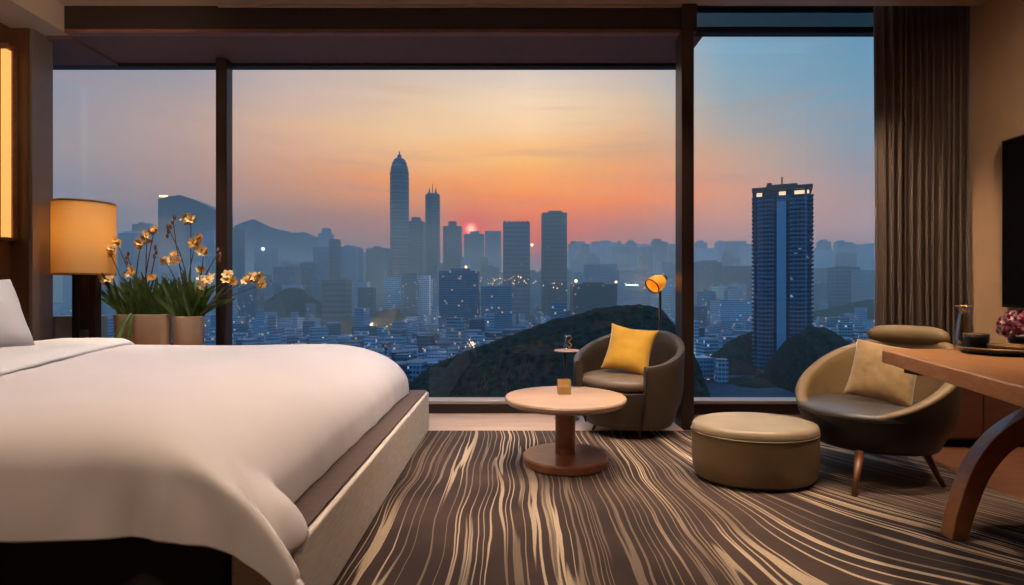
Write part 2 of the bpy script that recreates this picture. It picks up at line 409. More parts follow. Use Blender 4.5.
X0, Y0N, Y1F = -1.27, 1.70, 3.66
RHX, RVX, LX, STX = .515, .25, .61, .10
RHY, RVY, LY, STY = .20, .13, .27, .19
ZT = .645
def duvet_pt(s, t):
    """cloth coordinates: s along the bed (foot overhang past X0), t across (overhang past Y0N and Y1F)"""
    a = max(0.0, s - X0); b = max(0.0, Y0N - t); bf = max(0.0, t - Y1F)
    aa = min(a / LX, 1) * PI / 2; dx = RVX * (1 - math.cos(aa)) + max(0, a - LX)
    bb = max(b, bf); ba = min(bb / LY, 1) * PI / 2; dy = RVY * (1 - math.cos(ba)) + max(0, bb - LY)
    X = min(s, X0) + RHX * math.sin(aa)
    sg = -1 if b > 0 else 1
    Y = max(Y0N, min(Y1F, t)) + sg * RHY * math.sin(ba)
    drop = (dx ** 2.1 + dy ** 2.1) ** (1 / 2.1)
    Z = ZT - drop
    ca = sm(.22, .68, a); cb = sm(.05, .4, b)
    X += .225 * ca * cb + .15 * ca * math.exp(-((b - .10) / .07) ** 2) * sm(.45, .70, a)
    Y -= .07 * ca * cb
    Z -= .10 * ca * cb * sm(.3, .7, a)
    # loft, soft creases and hanging folds
    p = Vector((s * 1.3, t * 1.5, 0))
    flat = 1 - sm(0, .3, max(a, bb))
    Z += flat * (.012 * mnoise.noise(p) + .004 * mnoise.noise(p * 4))
    hang = sm(.16, .45, b)
    fold = .045 * mnoise.noise(Vector((s * 6 + .9 * t, 0, 3.3))) + .028 * (.3 - abs(mnoise.noise(Vector((s * 11 - 1.2 * t, t * 1.0, 1.3)))))
    Y += hang * fold
    Z += hang * .02 * mnoise.noise(Vector((s * 2.2, 4.0, 1.0)))
    hx = sm(.35, .66, a) * (1 - cb)
    X += hx * (.010 * mnoise.noise(Vector((t * 6, 2.0, .3))) + .006 * mnoise.noise(Vector((t * 14, 1.0, .3))))
    cr = sm(.15, .6, a) * sm(.02, .25, b)
    ang = math.atan2(b * 1.5, a + 1e-6)
    w = math.sin(ang * 17 + 1.0) * .013 * cr
    X += w; Y -= w * .5
    return Vector((X, Y, max(Z, .05)))
du = thing('duvet', 'puffy white duvet draped over the bed with hem hanging at the foot', 'duvet', (-1.9, 2.6, ZT))
bm = BM(); rows = []
ss = [lerp(-3.02, X0, i / 50) for i in range(50)] + [lerp(X0, X0 + LX + STX, i / 44) for i in range(45)]
tt = [lerp(Y0N - LY - STY, Y0N, i / 40) for i in range(40)] + [lerp(Y0N, Y1F, i / 50) for i in range(50)] + [lerp(Y1F, Y1F + LY + .1, i / 20) for i in range(21)]
for s in ss: rows.append([bm.verts.new(duvet_pt(s, t)) for t in tt])
grid_faces(bm, rows)
obj('cover', bm, M['duvet'], du, smooth=True, solid=.02, subsurf=1)
bm = BM(); rows = []
for j in range(61):
    t = lerp(Y0N - .34, Y1F + .25, j / 60)
    xf = lerp(-2.02, -2.60, sm(2.0, 3.9, t) * .6 + .4 * (t - 1.5) / 2.3)
    r = []
    for i in range(25):
        s = lerp(-3.0, xf, i / 24)
        p = duvet_pt(s, t); k = i / 24
        p.z += .012 + .034 * math.sqrt(max(0, 1 - sm(.86, 1.0, k))) + .012 * mnoise.noise(Vector((s * 2, t * 2, 5)))
        r.append(bm.verts.new(p))
    rows.append(r)
grid_faces(bm, rows)
obj('turned_down_sheet', bm, M['sheet'], du, smooth=True, solid=.022, subsurf=1)

def cushion_bm(w, h, th, n=22, pinch=.10, seed=0, dent=0.0):
    """square cushion standing in its own XZ plane, thickness along Y"""
    bm = BM(); F0, B0 = [], []
    for j in range(n + 1):
        v = -1 + 2 * j / n; fr, br = [], []
        for i in range(n + 1):
            u = -1 + 2 * i / n
            x = u * w / 2 * (1 - pinch * (1 - v * v) * u * u); z = v * h / 2 * (1 - pinch * (1 - u * u) * v * v)
            e = max(0.0, (1 - abs(u) ** 2.6) * (1 - abs(v) ** 2.6)) ** .55
            nn = mnoise.noise(Vector((u * 1.6 + seed, v * 1.6, seed * .7))) * .10 + mnoise.noise(Vector((u * 4 + seed, v * 4, 2))) * .05
            d = th / 2 * e * (1 + nn) - dent * math.exp(-(u * u * 6 + (v - .6) ** 2 * 5)) * e
            edge = (i in (0, n) or j in (0, n))
            a = bm.verts.new((x, -d, z)); fr.append(a)
            br.append(a if edge else bm.verts.new((x, th / 2 * e * (1 + nn), z)))
        F0.append(fr); B0.append(br)
    grid_faces(bm, F0); grid_faces(bm, B0)
    return bm
def cushion(name, label, cat, m, loc, w, h, th, yaw, lean, roll=0.0, seed=0, pinch=.1, dent=0.0, piping=None):
    o = obj(name, cushion_bm(w, h, th, pinch=pinch, seed=seed, dent=dent), m, smooth=True, subsurf=1)
    o.location = loc; o.rotation_mode = 'XYZ'
    o.matrix_world = Matrix.Translation(loc) @ Matrix.Rotation(yaw, 4, 'Z') @ Matrix.Rotation(lean, 4, 'X') @ Matrix.Rotation(roll, 4, 'Y')
    return tag(o, label, cat)
cushion('pillow', 'plump white pillow propped upright at the head of the bed', 'pillow', M['sheet'], Vector((-2.83, 2.84, .875)), .72, .45, .19, PI / 2, -.36, 0, 3, .10)
cushion('back_pillow', 'taupe pillow standing behind the white pillow against the headboard', 'pillow', M['tan_pillow'], Vector((-3.0, 2.90, .90)), .70, .44, .13, PI / 2, -.16, 0, 5, .05)

# ------------------------------------------------------------------ bedside console, lamp, planters
NZ = .56
ns = thing('bedside_console', 'low dark wood console between the bed and the window carrying lamp and planters', 'console', (-2.9, 4.2, 0))
bm = BM(); box(bm, -3.46, -2.25, 4.0, 4.44, .52, NZ); obj('top', bm, M['tablewood'], ns, bevel=.006)
bm = BM(); box(bm, -3.44, -2.27, 4.02, 4.42, .12, .52); obj('body', bm, M['beam'], ns, bevel=.004)
for lx in (-3.4, -2.31):
    for ly in (4.06, 4.38):
        bm = BM(); box(bm, lx - .02, lx + .02, ly - .02, ly + .02, 0, .12); obj('leg', bm, M['lampblack'], ns, bevel=.003)
LY_ = 4.16
lc = at(84.5, 0, LY_).x
tl = thing('table_lamp', 'tall bedside lamp with glowing drum shade on dark twin-post base', 'lamp', (lc, LY_, NZ))
zt, zb = at(0, 203, LY_).z, at(0, 275, LY_).z
m, t, b = new_mat('linen lamp shade'); t.n.remove(b)
out = t.n['Material Output']; mx = t.new('ShaderNodeMixShader'); df = t.new('ShaderNodeBsdfDiffuse'); tr = t.new('ShaderNodeBsdfTranslucent')
n = t.noise(coords(t, (1, 1, 40)), 12.0, 3.0)
col = t.ramp(n, [(.3, srgb(252, 222, 160)), (.7, srgb(255, 232, 176))])
t.link(col, df.inputs[0]); t.link(col, tr.inputs[0]); mx.inputs[0].default_value = .6
t.link(df.outputs[0], mx.inputs[1]); t.link(tr.outputs[0], mx.inputs[2]); t.link(mx.outputs[0], out.inputs[0])
M['shade'] = m
bm = BM(); rr = .197
lathe(bm, (lc, LY_), [(rr, zb), (rr, zt), (rr - .004, zt), (rr - .004, zb)], 64, cap0=False, cap1=False)
rows = None
sh = obj('lamp_shade', bm, M['shade'], tl, smooth=True, auto=40)
for zz in (zb + .012, zt - .014):  # unseen discs added to soften the lamp's spill on the column
    bm = BM(); lathe(bm, (lc, LY_), [(rr - .007, zz), (rr - .007, zz + .003)], 48); obj('diffuser', bm, M['shade'], sh)
bm = BM(); lathe(bm, (lc, LY_), [(rr + .002, zt - .012), (rr + .002, zt + .002), (rr - .006, zt + .002), (rr - .006, zt - .012)], 64, cap0=False, cap1=False)
obj('shade_trim', bm, M['brass'], sh, smooth=True, auto=40)
bm = BM(); lathe(bm, (lc, LY_), [(rr + .002, zb - .002), (rr + .002, zb + .01), (rr - .006, zb + .01), (rr - .006, zb - .002)], 64, cap0=False, cap1=False)
obj('shade_trim', bm, M['brass'], sh, smooth=True, auto=40)
for x in (78.5, 95.0):
    px = at(x, 0, LY_).x; bm = BM(); box(bm, px - .028, px + .028, LY_ - .03, LY_ + .03, NZ + .02, zb + .05); obj('post', bm, M['lampblack'], tl, bevel=.004)
bm = BM(); box(bm, lc - .075, lc + .10, LY_ - .015, LY_ + .02, NZ + .16, zb + .03); obj('back_plate', bm, M['lampblack'], tl, bevel=.002)
bm = BM(); box(bm, lc - .12, lc + .14, LY_ - .06, LY_ + .06, NZ, NZ + .02); obj('base', bm, M['lampblack'], tl, bevel=.004)
bm = BM(); sph(bm, (lc, LY_, (zt + zb) / 2 - .02), .035); bu = obj('bulb', bm, emis('bulb', srgb(255, 214, 150), 3.0), tl, smooth=True)
bm = BM(); lathe(bm, (lc, LY_), [(.018, zb + .03), (.018, (zt + zb) / 2 - .05)], 16); obj('socket', bm, M['brass'], tl, smooth=True, auto=40)
# nickel box and bronze panel by the lamp
a, b_ = at(48, 0, 4.30), at(76, 0, 4.30)
bm = BM(); box(bm, a.x - .02, b_.x + .16, 4.27, 4.42, NZ, at(0, 316, 4.30).z)
tag(obj('storage_box', bm, M['steel'], bevel=.006), 'brushed nickel box behind the foot of the bedside lamp', 'box')

def planter(name, label, xa, xb, ytop, Yp, oval):
    A, B = at(xa, 0, Yp).x, at(xb, 0, Yp).x; r = (B - A) / 2; cx = (A + B) / 2; zt = at(0, ytop, Yp).z
    o = thing(name, label, 'planter', (cx, Yp, NZ))
    bm = BM(); rw = .012
    prof = [(r * .9, NZ), (r * .95, NZ + .01), (r, zt - .004), (r - rw * .5, zt), (r - rw, zt - .004), (r - rw, zt - .05)]
    lathe(bm, (cx, Yp), prof, 48, oval); obj('pot', bm, M['planter'], o, smooth=True, auto=35)
    bm = BM(); lathe(bm, (cx, Yp), [(r - rw - .001, zt - .048), (r - rw - .001, zt - .04)], 32, oval); obj('soil', bm, M['bud'], o)
    return cx, zt
PY = 4.24
p1x, p1z = planter('planter', 'wide champagne oval planter beside the bedside lamp', 115, 171, 314, PY, .52)
p2x, p2z = planter('tall_planter', 'narrow champagne round planter next to the window mullion', 175, 203, 316, PY, 1.0)

def petal(bm, M4, L, W, cup, n=5):
    rows = []
    for i in range(n + 1):
        k = i / n; w = W * math.sin(PI * min(.98, .12 + .86 * k)) ** .7 * .5
        z = cup * math.sin(k * PI * .6) * L; x = L * k
        rows.append([bm.verts.new(M4 @ Vector((x, y, z - abs(y) * -.25))) for y in (-w, 0, w)])
    grid_faces(bm, rows)
def blossom_meshes(seed):
    rnd = random.Random(seed)
    bm = BM()
    for k in range(6):
        petal(bm, Matrix.Rotation(k * PI / 3 + rnd.uniform(-.15, .15), 4, 'Z') @ Matrix.Rotation(-rnd.uniform(.1, .5), 4, 'Y'), 1.0, .62, .25)
    me = bpy.data.meshes.new('blossom'); bmesh.ops.recalc_face_normals(bm, faces=bm.faces[:]); bm.to_mesh(me); bm.free()
    for p in me.polygons: p.use_smooth = True
    bm = BM(); sph(bm, (0, 0, .2), .2, 2, (1, 1, 1.3)); me2 = bpy.data.meshes.new('stamen'); bm.to_mesh(me2); bm.free()
    me2.materials.append(M['stamen'])
    return me, me2
BL = []
for q in range(4):
    a, b_ = blossom_meshes(q); a.materials.append(M['petal'] if q % 2 else M['petal_pale']); BL.append((a, b_))
def add_blossom(root, pos, size, rnd):
    me, me2 = BL[rnd.randrange(4)]
    o = bpy.data.objects.new('blossom', me); C.objects.link(o); o.parent = root
    d = Vector((rnd.uniform(-.8, .8), -1.0, rnd.uniform(-.4, .9))).normalized()
    o.matrix_local = Matrix.Translation(pos - origin(root)) @ d.to_track_quat('Z', 'Y').to_matrix().to_4x4() @ Matrix.Scale(size, 4)
    s = bpy.data.objects.new('stamen', me2); C.objects.link(s); s.parent = o
def strap(bm, p0, dirv, L, W, droop, rnd):
    d = Vector(dirv).normalized(); side = d.cross(Vector((rnd.uniform(-.5, .5), -1, .2))).normalized(); rows = []
    p = Vector(p0); n = 9
    for i in range(n + 1):
        k = i / n; w = W * (math.sin(PI * (.1 + .9 * k) * .98) ** .6) * .5
        q = p + d * L * k + Vector((d.x * .4, d.y * .2, -1)) * droop * L * k * k
        rows.append([bm.verts.new(q - side * w), bm.verts.new(q + Vector((0, .15 * w, .1 * w))), bm.verts.new(q + side * w)])
    grid_faces(bm, rows)
def flower_plant(name, label, cx, zt, clusters, buds, leaves, seed, extra=(), wd=.08):
    rnd = random.Random(seed)
    root = thing(name, label, 'plant', (cx, PY, zt - .04))
    bm = BM()
    for k in range(leaves):
        a = rnd.uniform(0, 2 * PI); x = cx + rnd.uniform(-wd, wd)
        strap(bm, (x, PY + rnd.uniform(-.04, .04), zt - .04), (math.cos(a) * rnd.uniform(.1, .75), math.sin(a) * .45, 1.0), rnd.uniform(.20, .42), rnd.uniform(.022, .042), rnd.uniform(.0, .22), rnd)
    for e in extra: strap(bm, *e, rnd)
    obj('foliage', bm, M['leaf'], root, smooth=True)
    for (px, py, dy, ncl, spread, size) in clusters:
        tip = at(px, py, PY + dy)
        base = Vector((cx + rnd.uniform(-.06, .06), PY, zt - .04))
        mid = base.lerp(tip, .55) + Vector((rnd.uniform(-.03, .03), rnd.uniform(-.02, .02), .03))
        bm = BM(); pts = spline([base, mid, tip], 7); tube(bm, pts, [lerp(.0055, .0025, i / (len(pts) - 1)) for i in range(len(pts))], 6)
        obj('stem', bm, M['stem'], root, smooth=True)
        for k in range(ncl + 2):
            add_blossom(root, tip + Vector((rnd.gauss(0, spread), rnd.gauss(0, spread * .6), rnd.gauss(0, spread * .8))), 1.25 * size * rnd.uniform(.8, 1.2), rnd)
    for (px, py, dy) in buds:
        tip = at(px, py, PY + dy); base = Vector((cx + rnd.uniform(-.05, .05), PY, zt - .04))
        mid = base.lerp(tip, .6) + Vector((rnd.uniform(-.04, .04), 0, .02))
        bm = BM(); pts = spline([base, mid, tip], 7); tube(bm, pts, [lerp(.0055, .003, i / (len(pts) - 1)) for i in range(len(pts))], 6)
        obj('stem', bm, M['stem'], root, smooth=True)
        bm = BM()
        for k in range(3): sph(bm, tip + Vector((rnd.uniform(-.018, .018), rnd.uniform(-.01, .01), -.035 * k + .02)), .013, 2, (.8, .8, 1.7))
        obj('bud', bm, M['bud'], root, smooth=True)
c1 = [(110, 253, -.10, 4, .018, .028), (117, 243, -.05, 2, .012, .024), (109, 280, -.08, 5, .022, .030), (130, 275, -.1, 4, .022, .028),
      (141, 244, 0, 5, .018, .030), (147, 237, 0, 3, .014, .026), (154, 231, 0, 3, .012, .026), (153, 278, -.05, 2, .015, .026)]
b1 = [(156, 250, 0), (128, 256, .02)]
flower_plant('apricot_lily_plant', 'bushy flowering plant with apricot blooms growing in the wide oval planter', p1x, p1z, c1, b1, 120, 11, wd=.17,
             extra=[((p1x + .01, PY - .12, p1z), (.1, -.3, -.2), .20, .03, .9), ((p1x - .01, PY - .12, p1z + .01), (-.05, -.3, -.3), .17, .028, .9), ((p1x + .0, PY - .12, p1z + .02), (.0, -.35, -.1), .2, .024, .9),
                    ((p1x - .12, PY - .04, p1z), (-1, -.1, .9), .22, .03, .1), ((p1x + .12, PY, p1z), (1, 0, .8), .24, .032, .15)])
c2 = [(165, 260, -.05, 4, .016, .026), (176, 258, -.08, 5, .022, .032), (191, 219, 0, 6, .020, .034), (196, 241, 0, 5, .024, .034), (204, 250, -.03, 5, .02, .03),
      (200, 270, .02, 2, .014, .024), (208, 281, -.06, 6, .026, .032), (230, 276, -.05, 6, .020, .034), (254, 277, -.03, 7, .024, .034), (261, 285, -.03, 3, .016, .028)]
b2 = [(173, 220, 0), (169, 229, 0), (218, 253, -.03)]
flower_plant('orange_lily_plant', 'tall spreading flowering plant with orange blooms in the narrow round planter', p2x, p2z, c2, b2, 110, 23,
             extra=[((p2x + .18, PY, p2z + .06), (1, 0, .55), .2, .032, .1), ((p2x + .05, PY, p2z), (1, 0, 1.0), .25, .03, .2), ((p2x + .12, PY, p2z + .02), (1, 0, .7), .24, .03, .1), ((p2x - .02, PY, p2z), (.2, 0, 1), .3, .03, .1)])

# glowing wall light on the column
wl = thing('wall_light', 'tall glowing amber light panel mounted beside the column', 'lamp', (-3.7, 3.94, 1.4))
z0, z1 = at(0, 240, 3.9).z, at(0, 46, 3.9).z
bm = BM(); box(bm, -3.88, -3.585, 3.895, 3.972, z0 + .02, z1 - .02); obj('diffuser', bm, M['glow'], wl, bevel=.004)
bm = BM(); box(bm, -3.89, -3.57, 3.89, 3.972, z1 - .02, z1 + .02); box(bm, -3.585, -3.57, 3.935, 3.972, z0, z1)
box(bm, -3.89, -3.57, 3.89, 3.972, z0, z0 + .02); obj('casing', bm, M['tablewood'], wl, bevel=.003)

# ------------------------------------------------------------------ round table and candle
TX, TY = .309, 3.19
ct = thing('coffee_table', 'low round walnut pedestal table on the striped carpet in front of the window', 'table', (TX, TY, .012))
bm = BM(); lathe(bm, (TX, TY), [(.30, .352), (.335, .362), (.348, .375), (.351, .390), (.346, .399), (.335, .401)], 72); obj('tabletop', bm, M['tabletop'], ct, smooth=True, auto=30)
bm = BM(); lathe(bm, (TX, TY), [(.058, .06), (.058, .353)], 40); obj('column', bm, M['tablewood'], ct, smooth=True, auto=30)
bm = BM(); lathe(bm, (TX, TY), [(.236, .013), (.246, .02), (.247, .055), (.240, .064), (.05, .068)], 72); obj('base', bm, M['tablewood'], ct, smooth=True, auto=30)
cp = at(564, 389, 3.26)
cd = thing('candle_holder', 'small square amber glass candle on the round walnut table', 'candle', (cp.x, cp.y, .401))
bm = BM(); s = .038
for (r_, rows_) in ((s, None),):
    o4 = lambda q, z_: [bm.verts.new((cp.x + i * q, cp.y + j * q, z_)) for i, j in ((-1, -1), (1, -1), (1, 1), (-1, 1))]
    L_ = [o4(s, .4015), o4(s, .482), o4(s - .005, .482), o4(s - .005, .408)]
    grid_faces(bm, L_, closed_u=True); bm.faces.new(L_[0]); bm.faces.new(L_[-1])
m, t, b = new_mat('pale amber cup')
t.put(b.inputs['Base Color'], t.ramp(t.noise(coords(t), 20.0), [(.3, srgb(236, 190, 116)), (.7, srgb(250, 214, 150))])); b.inputs['Alpha'].default_value = .45; b.inputs['Roughness'].default_value = .12
obj('glass_cup', bm, m, cd)
bm = BM(); box(bm, cp.x - s + .007, cp.x + s - .007, cp.y - s + .007, cp.y + s - .007, .410, .446); obj('wax', bm, M['wax'], cd, bevel=.003)
bm = BM(); tube(bm, [(cp.x, cp.y, .446), (cp.x + .001, cp.y, .456)], .0012, 6); obj('wick', bm, M['black'], cd)

# ------------------------------------------------------------------ barrel armchair by the window
AX, AY = .835, 3.97
ac = thing('armchair', 'olive leather barrel armchair with the yellow cushion by the window post', 'armchair', (AX, AY, .012))
def prof_r(z):   # outer radius of the barrel
    return lerp(.29, .385, sm(.0, .34, z) ** .8) + .012 * sm(.3, .7, z)
FACE = math.radians(232); OPEN = math.radians(44)
def top_z(th):
    d = abs((th - FACE + PI) % (2 * PI) - PI); k = sm(OPEN, PI * .92, d)
    return .515 + .195 * k
def barrel(bm):
    n = 64; rows = []
    for i in range(n + 1):
        th = FACE + OPEN + (2 * PI - 2 * OPEN) * i / n; zt = top_z(th); c, s = math.cos(th), math.sin(th)
        pts = []
        for k in range(9):
            z = lerp(.075, zt - .025, k / 8); pts.append((prof_r(z), z))
        ro = prof_r(zt)
        pts += [(ro - .006, zt - .006), (ro - .022, zt), (ro - .042, zt - .004), (ro - .054, zt - .02)]
        for k in range(1, 5): z = lerp(zt - .02, .36, k / 4); pts.append((prof_r(z) - .058, z))
        rows.append([bm.verts.new((AX + r * c, AY + r * s, z)) for r, z in pts])
    grid_faces(bm, rows)
    for r in (rows[0], rows[-1]): bm.faces.new(r)
bm = BM(); barrel(bm); obj('shell', bm, M['leather'], ac, smooth=True, auto=50)
bm = BM()
rows = []
for k in range(7):
    z = lerp(.078, .33, k / 6); rows.append(ring(bm, (AX, AY), prof_r(z) - .012, z, 64))
grid_faces(bm, rows, closed_u=True); bm.faces.new(rows[-1]); bm.faces.new(list(reversed(rows[0])))
obj('seat_base', bm, M['leather'], ac, smooth=True, auto=50)
bm = BM(); fx, fy = math.cos(FACE) * .015, math.sin(FACE) * .015
lathe(bm, (AX + fx, AY + fy), [(.30, .332), (.322, .345), (.328, .37), (.322, .395), (.30, .408), (.2, .415), (.02, .417)], 64); obj('seat', bm, M['leather_in'], ac, smooth=True)
for sgn in (0, 1):
    th = FACE + (OPEN if sgn == 0 else -OPEN); pts = []
    for k in range(14):
        z = lerp(.078, .505, k / 13); r = prof_r(z) + .001; pts.append((AX + r * math.cos(th), AY + r * math.sin(th), z))
    bm = BM(); tube(bm, pts, .006, 8); obj('piping', bm, M['shell'], ac, smooth=True)
for a in (45, 135, 225, 315):
    th = FACE + math.radians(a); c, s = math.cos(th), math.sin(th)
    bm = BM(); tube(bm, [(AX + .22 * c, AY + .22 * s, .09), (AX + .26 * c, AY + .26 * s, .013)], [.014, .009], 10); obj('leg', bm, M['legwood'], ac, smooth=True)
cush = cushion('yellow_cushion', 'mustard yellow velvet cushion leaning back in the olive barrel armchair', 'cushion', M['mustard'], Vector((AX + .02, AY + .035, .585)), .37, .37, .13, FACE + PI / 2 + .22, -.38, .14, 2, .14, .012)

# floor lamp and side table by the window
FX, FY = at(660, 0, 4.36).x, 4.36
fl = thing('floor_lamp', 'slim black reading lamp with amber tulip shade behind the armchair', 'lamp', (FX, FY, 0))
bm = BM(); lathe(bm, (FX, FY), [(.10, 0), (.10, .012), (.012, .02)], 32); obj('base', bm, M['black'], fl, smooth=True, auto=30)
zt = at(0, 288, FY).z
bm = BM(); tube(bm, [(FX, FY, .012), (FX, FY, zt)], .011, 10); obj('pole', bm, M['black'], fl, smooth=True)
# tulip shade: opens to the room side, tilted
ax = Vector((-.62, -.25, -.42)).normalized(); tipp = at(662, 279, FY)
q = ax.to_track_quat('Z', 'Y').to_matrix().to_4x4()
bm = BM(); pr = [(.012, -.01), (.045, .01), (.068, .045), (.078, .085), (.074, .12), (.070, .12), (.074, .085), (.064, .045), (.04, .014)]
lathe(bm, (0, 0), pr, 32, .85, cap1=False)
bmesh.ops.transform(bm, matrix=Matrix.Translation(tipp - ax * .01) @ q, verts=bm.verts[:])
amb, t, b = new_mat('lit amber shade')
b.inputs['Base Color'].default_value = srgb(230, 130, 30)
n = t.noise(coords(t), 14.0)
t.put(b.inputs['Emission Color'], t.ramp(n, [(.3, srgb(214, 112, 14)), (.7, srgb(255, 178, 48))])); b.inputs['Emission Strength'].default_value = .75
shd = obj('lamp_shade', bm, amb, fl, smooth=True)
bm = BM(); lathe(bm, (0, 0), [(.076, .116), (.0765, .124), (.070, .124), (.070, .116)], 32, .85, cap0=False, cap1=False)
bmesh.ops.transform(bm, matrix=Matrix.Translation(tipp - ax * .01) @ q, verts=bm.verts[:]); obj('shade_rim', bm, M['lampblack'], shd, smooth=True)
bm = BM(); pts = spline([(FX, FY, zt - .005), tipp + Vector((.012, 0, .012)), tipp - ax * .008], 6); tube(bm, pts, .008, 8); obj('neck', bm, M['black'], fl, smooth=True)
bm = BM(); lathe(bm, (0, 0), [(.006, -.03), (.03, -.02), (.034, .0), (.014, .012)], 20); bmesh.ops.transform(bm, matrix=Matrix.Translation(tipp - ax * .012) @ q, verts=bm.verts[:]); obj('shade_cap', bm, M['brass'], fl, smooth=True)

DX, DY = at(567, 0, 4.32).x, 4.32; dz = at(0, 350, DY).z
st = thing('drink_table', 'tiny round drink table on a thin black stem at the window glass', 'table', (DX, DY, 0))
bm = BM(); lathe(bm, (DX, DY), [(.06, dz - .016), (.098, dz - .01), (.102, dz - .004), (.099, dz)], 40); obj('tabletop', bm, M['tabletop'], st, smooth=True, auto=30)
bm = BM(); tube(bm, [(DX - .015, DY, .015), (DX - .015, DY, dz - .014)], .009, 10); obj('stem', bm, M['black'], st, smooth=True)
bm = BM(); lathe(bm, (DX, DY), [(.10, 0), (.10, .012), (.01, .018)], 32); obj('base', bm, M['black'], st, smooth=True, auto=30)
gp = thing('glass_pitcher', 'tiny clear glass pitcher with a curled handle on the drink table', 'pitcher', (DX, DY, dz))
gx = DX - .008
bm = BM(); lathe(bm, (gx, DY), [(.020, dz + .001), (.024, dz + .012), (.020, dz + .03), (.012, dz + .06), (.010, dz + .095), (.016, dz + .118), (.013, dz + .118), (.008, dz + .095), (.009, dz + .06), (.016, dz + .03)], 24, cap1=True); obj('vessel', bm, M['clearthin'], gp, smooth=True)
bm = BM(); tube(bm, spline([(gx + .012, DY, dz + .108), (gx + .036, DY, dz + .112), (gx + .040, DY, dz + .085), (gx + .018, DY, dz + .066), (gx + .040, DY, dz + .045), (gx + .034, DY, dz + .022), (gx + .018, DY, dz + .03)], 6), .0045, 8); obj('handle', bm, M['brass'], gp, smooth=True)

# ------------------------------------------------------------------ ottoman
OX, OY, ORX, OV = 1.292, 2.935, .324, .76
ot = thing('ottoman', 'oval olive leather ottoman standing between the armchairs on the carpet', 'ottoman', (OX, OY, .012))
bm = BM(); lathe(bm, (OX, OY), [(ORX * .93, .03), (ORX * .97, .045), (ORX * .995, .12), (ORX, .2), (ORX, .262)], 80, OV); obj('body', bm, M['ottoman'], ot, smooth=True, auto=40)
bm = BM(); lathe(bm, (OX, OY), [(ORX, .262), (ORX * 1.004, .275), (ORX * .995, .293), (ORX * .97, .307), (ORX * .90, .315), (ORX * .6, .321), (ORX * .1, .323)], 80, OV); obj('cushion_top', bm, M['ottoman_top'], ot, smooth=True)
bm = BM(); tube(bm, [(OX + ORX * 1.0 * math.cos(a * PI / 40), OY + ORX * OV * math.sin(a * PI / 40), .264) for a in range(81)], .004, 6); obj('seam', bm, M['ottoman'], ot, smooth=True)
bm = BM(); lathe(bm, (OX, OY), [(ORX * .88, .013), (ORX * .88, .031)], 60, OV); obj('plinth', bm, M['black'], ot)

# ------------------------------------------------------------------ lounge chair
HX, HY = 1.985, 3.03
lo = thing('lounge_chair', 'charcoal leather tub lounge chair with tan lining and splayed wooden legs', 'armchair', (HX, HY, .012))
HF = math.radians(207)
def rimz(th):
    d = abs((th - HF + PI) % (2 * PI) - PI); return .372 + .375 * sm(.25, PI, d) ** .95
def hr(z, th):
    d = abs((th - HF + PI) % (2 * PI) - PI); back = sm(.6, PI, d)
    return lerp(.27, .375, sm(.10, .40, z) ** .85) + back * .07 * sm(.35, .8, z)
def sx(th): return 1.0
bm = BM(); n = 80; rows = []; rows2 = []; rows3 = []
for i in range(n):
    th = HF + 2 * PI * i / n; c, s = math.cos(th), math.sin(th); zt = rimz(th)
    d = abs((th - HF + PI) % (2 * PI) - PI)
    P = lambda r, z: (HX + r * c, HY + r * s, z)
    pts = [(hr(z, th), z) for z in [lerp(.185, zt - .02, k / 8) for k in range(9)]]
    rows.append([bm.verts.new(P(*p)) for p in pts]); rows2.append(pts)
base = [r[0] for r in rows]
grid_faces(bm, rows, closed_v=True); 
r2 = [bm.verts.new((HX + .20 * math.cos(HF + 2 * PI * i / n), HY + .20 * math.sin(HF + 2 * PI * i / n), .172)) for i in range(n)]
grid_faces(bm, [base, r2], closed_u=True); bm.faces.new(r2)
obj('shell', bm, M['shell'], lo, smooth=True, auto=60)
bm = BM(); rows = []
for i in range(n):
    th = HF + 2 * PI * i / n; c, s = math.cos(th), math.sin(th); zt = rimz(th)
    ro = hr(zt - .02, th)
    d = abs((th - HF + PI) % (2 * PI) - PI); kk = sm(.2, 1.2, d)
    pts = [(ro, zt - .022), (ro + .004, zt - .012), (ro - .006, zt), (ro - .028, zt + .005), (ro - .048, zt - .003), (ro - .058, zt - .018)]
    zi = min(zt - .02, .35)
    for k in range(1, 6): z = lerp(zt - .018, zi, k / 5); pts.append((lerp(ro - .058, hr(.36, th) - .066, k / 5), z))
    rows.append([bm.verts.new((HX + r * c, HY + r * s, z)) for r, z in pts])
grid_faces(bm, rows, closed_v=True)
obj('lining', bm, M['rim'], lo, smooth=True)
hfx, hfy = HX + .042 * math.cos(HF), HY + .042 * math.sin(HF)
bm = BM(); lathe(bm, (hfx, hfy), [(.33, .350), (.347, .364), (.344, .380), (.318, .393), (.15, .399), (.02, .400)], 64); obj('seat', bm, M['seatleather'], lo, smooth=True)
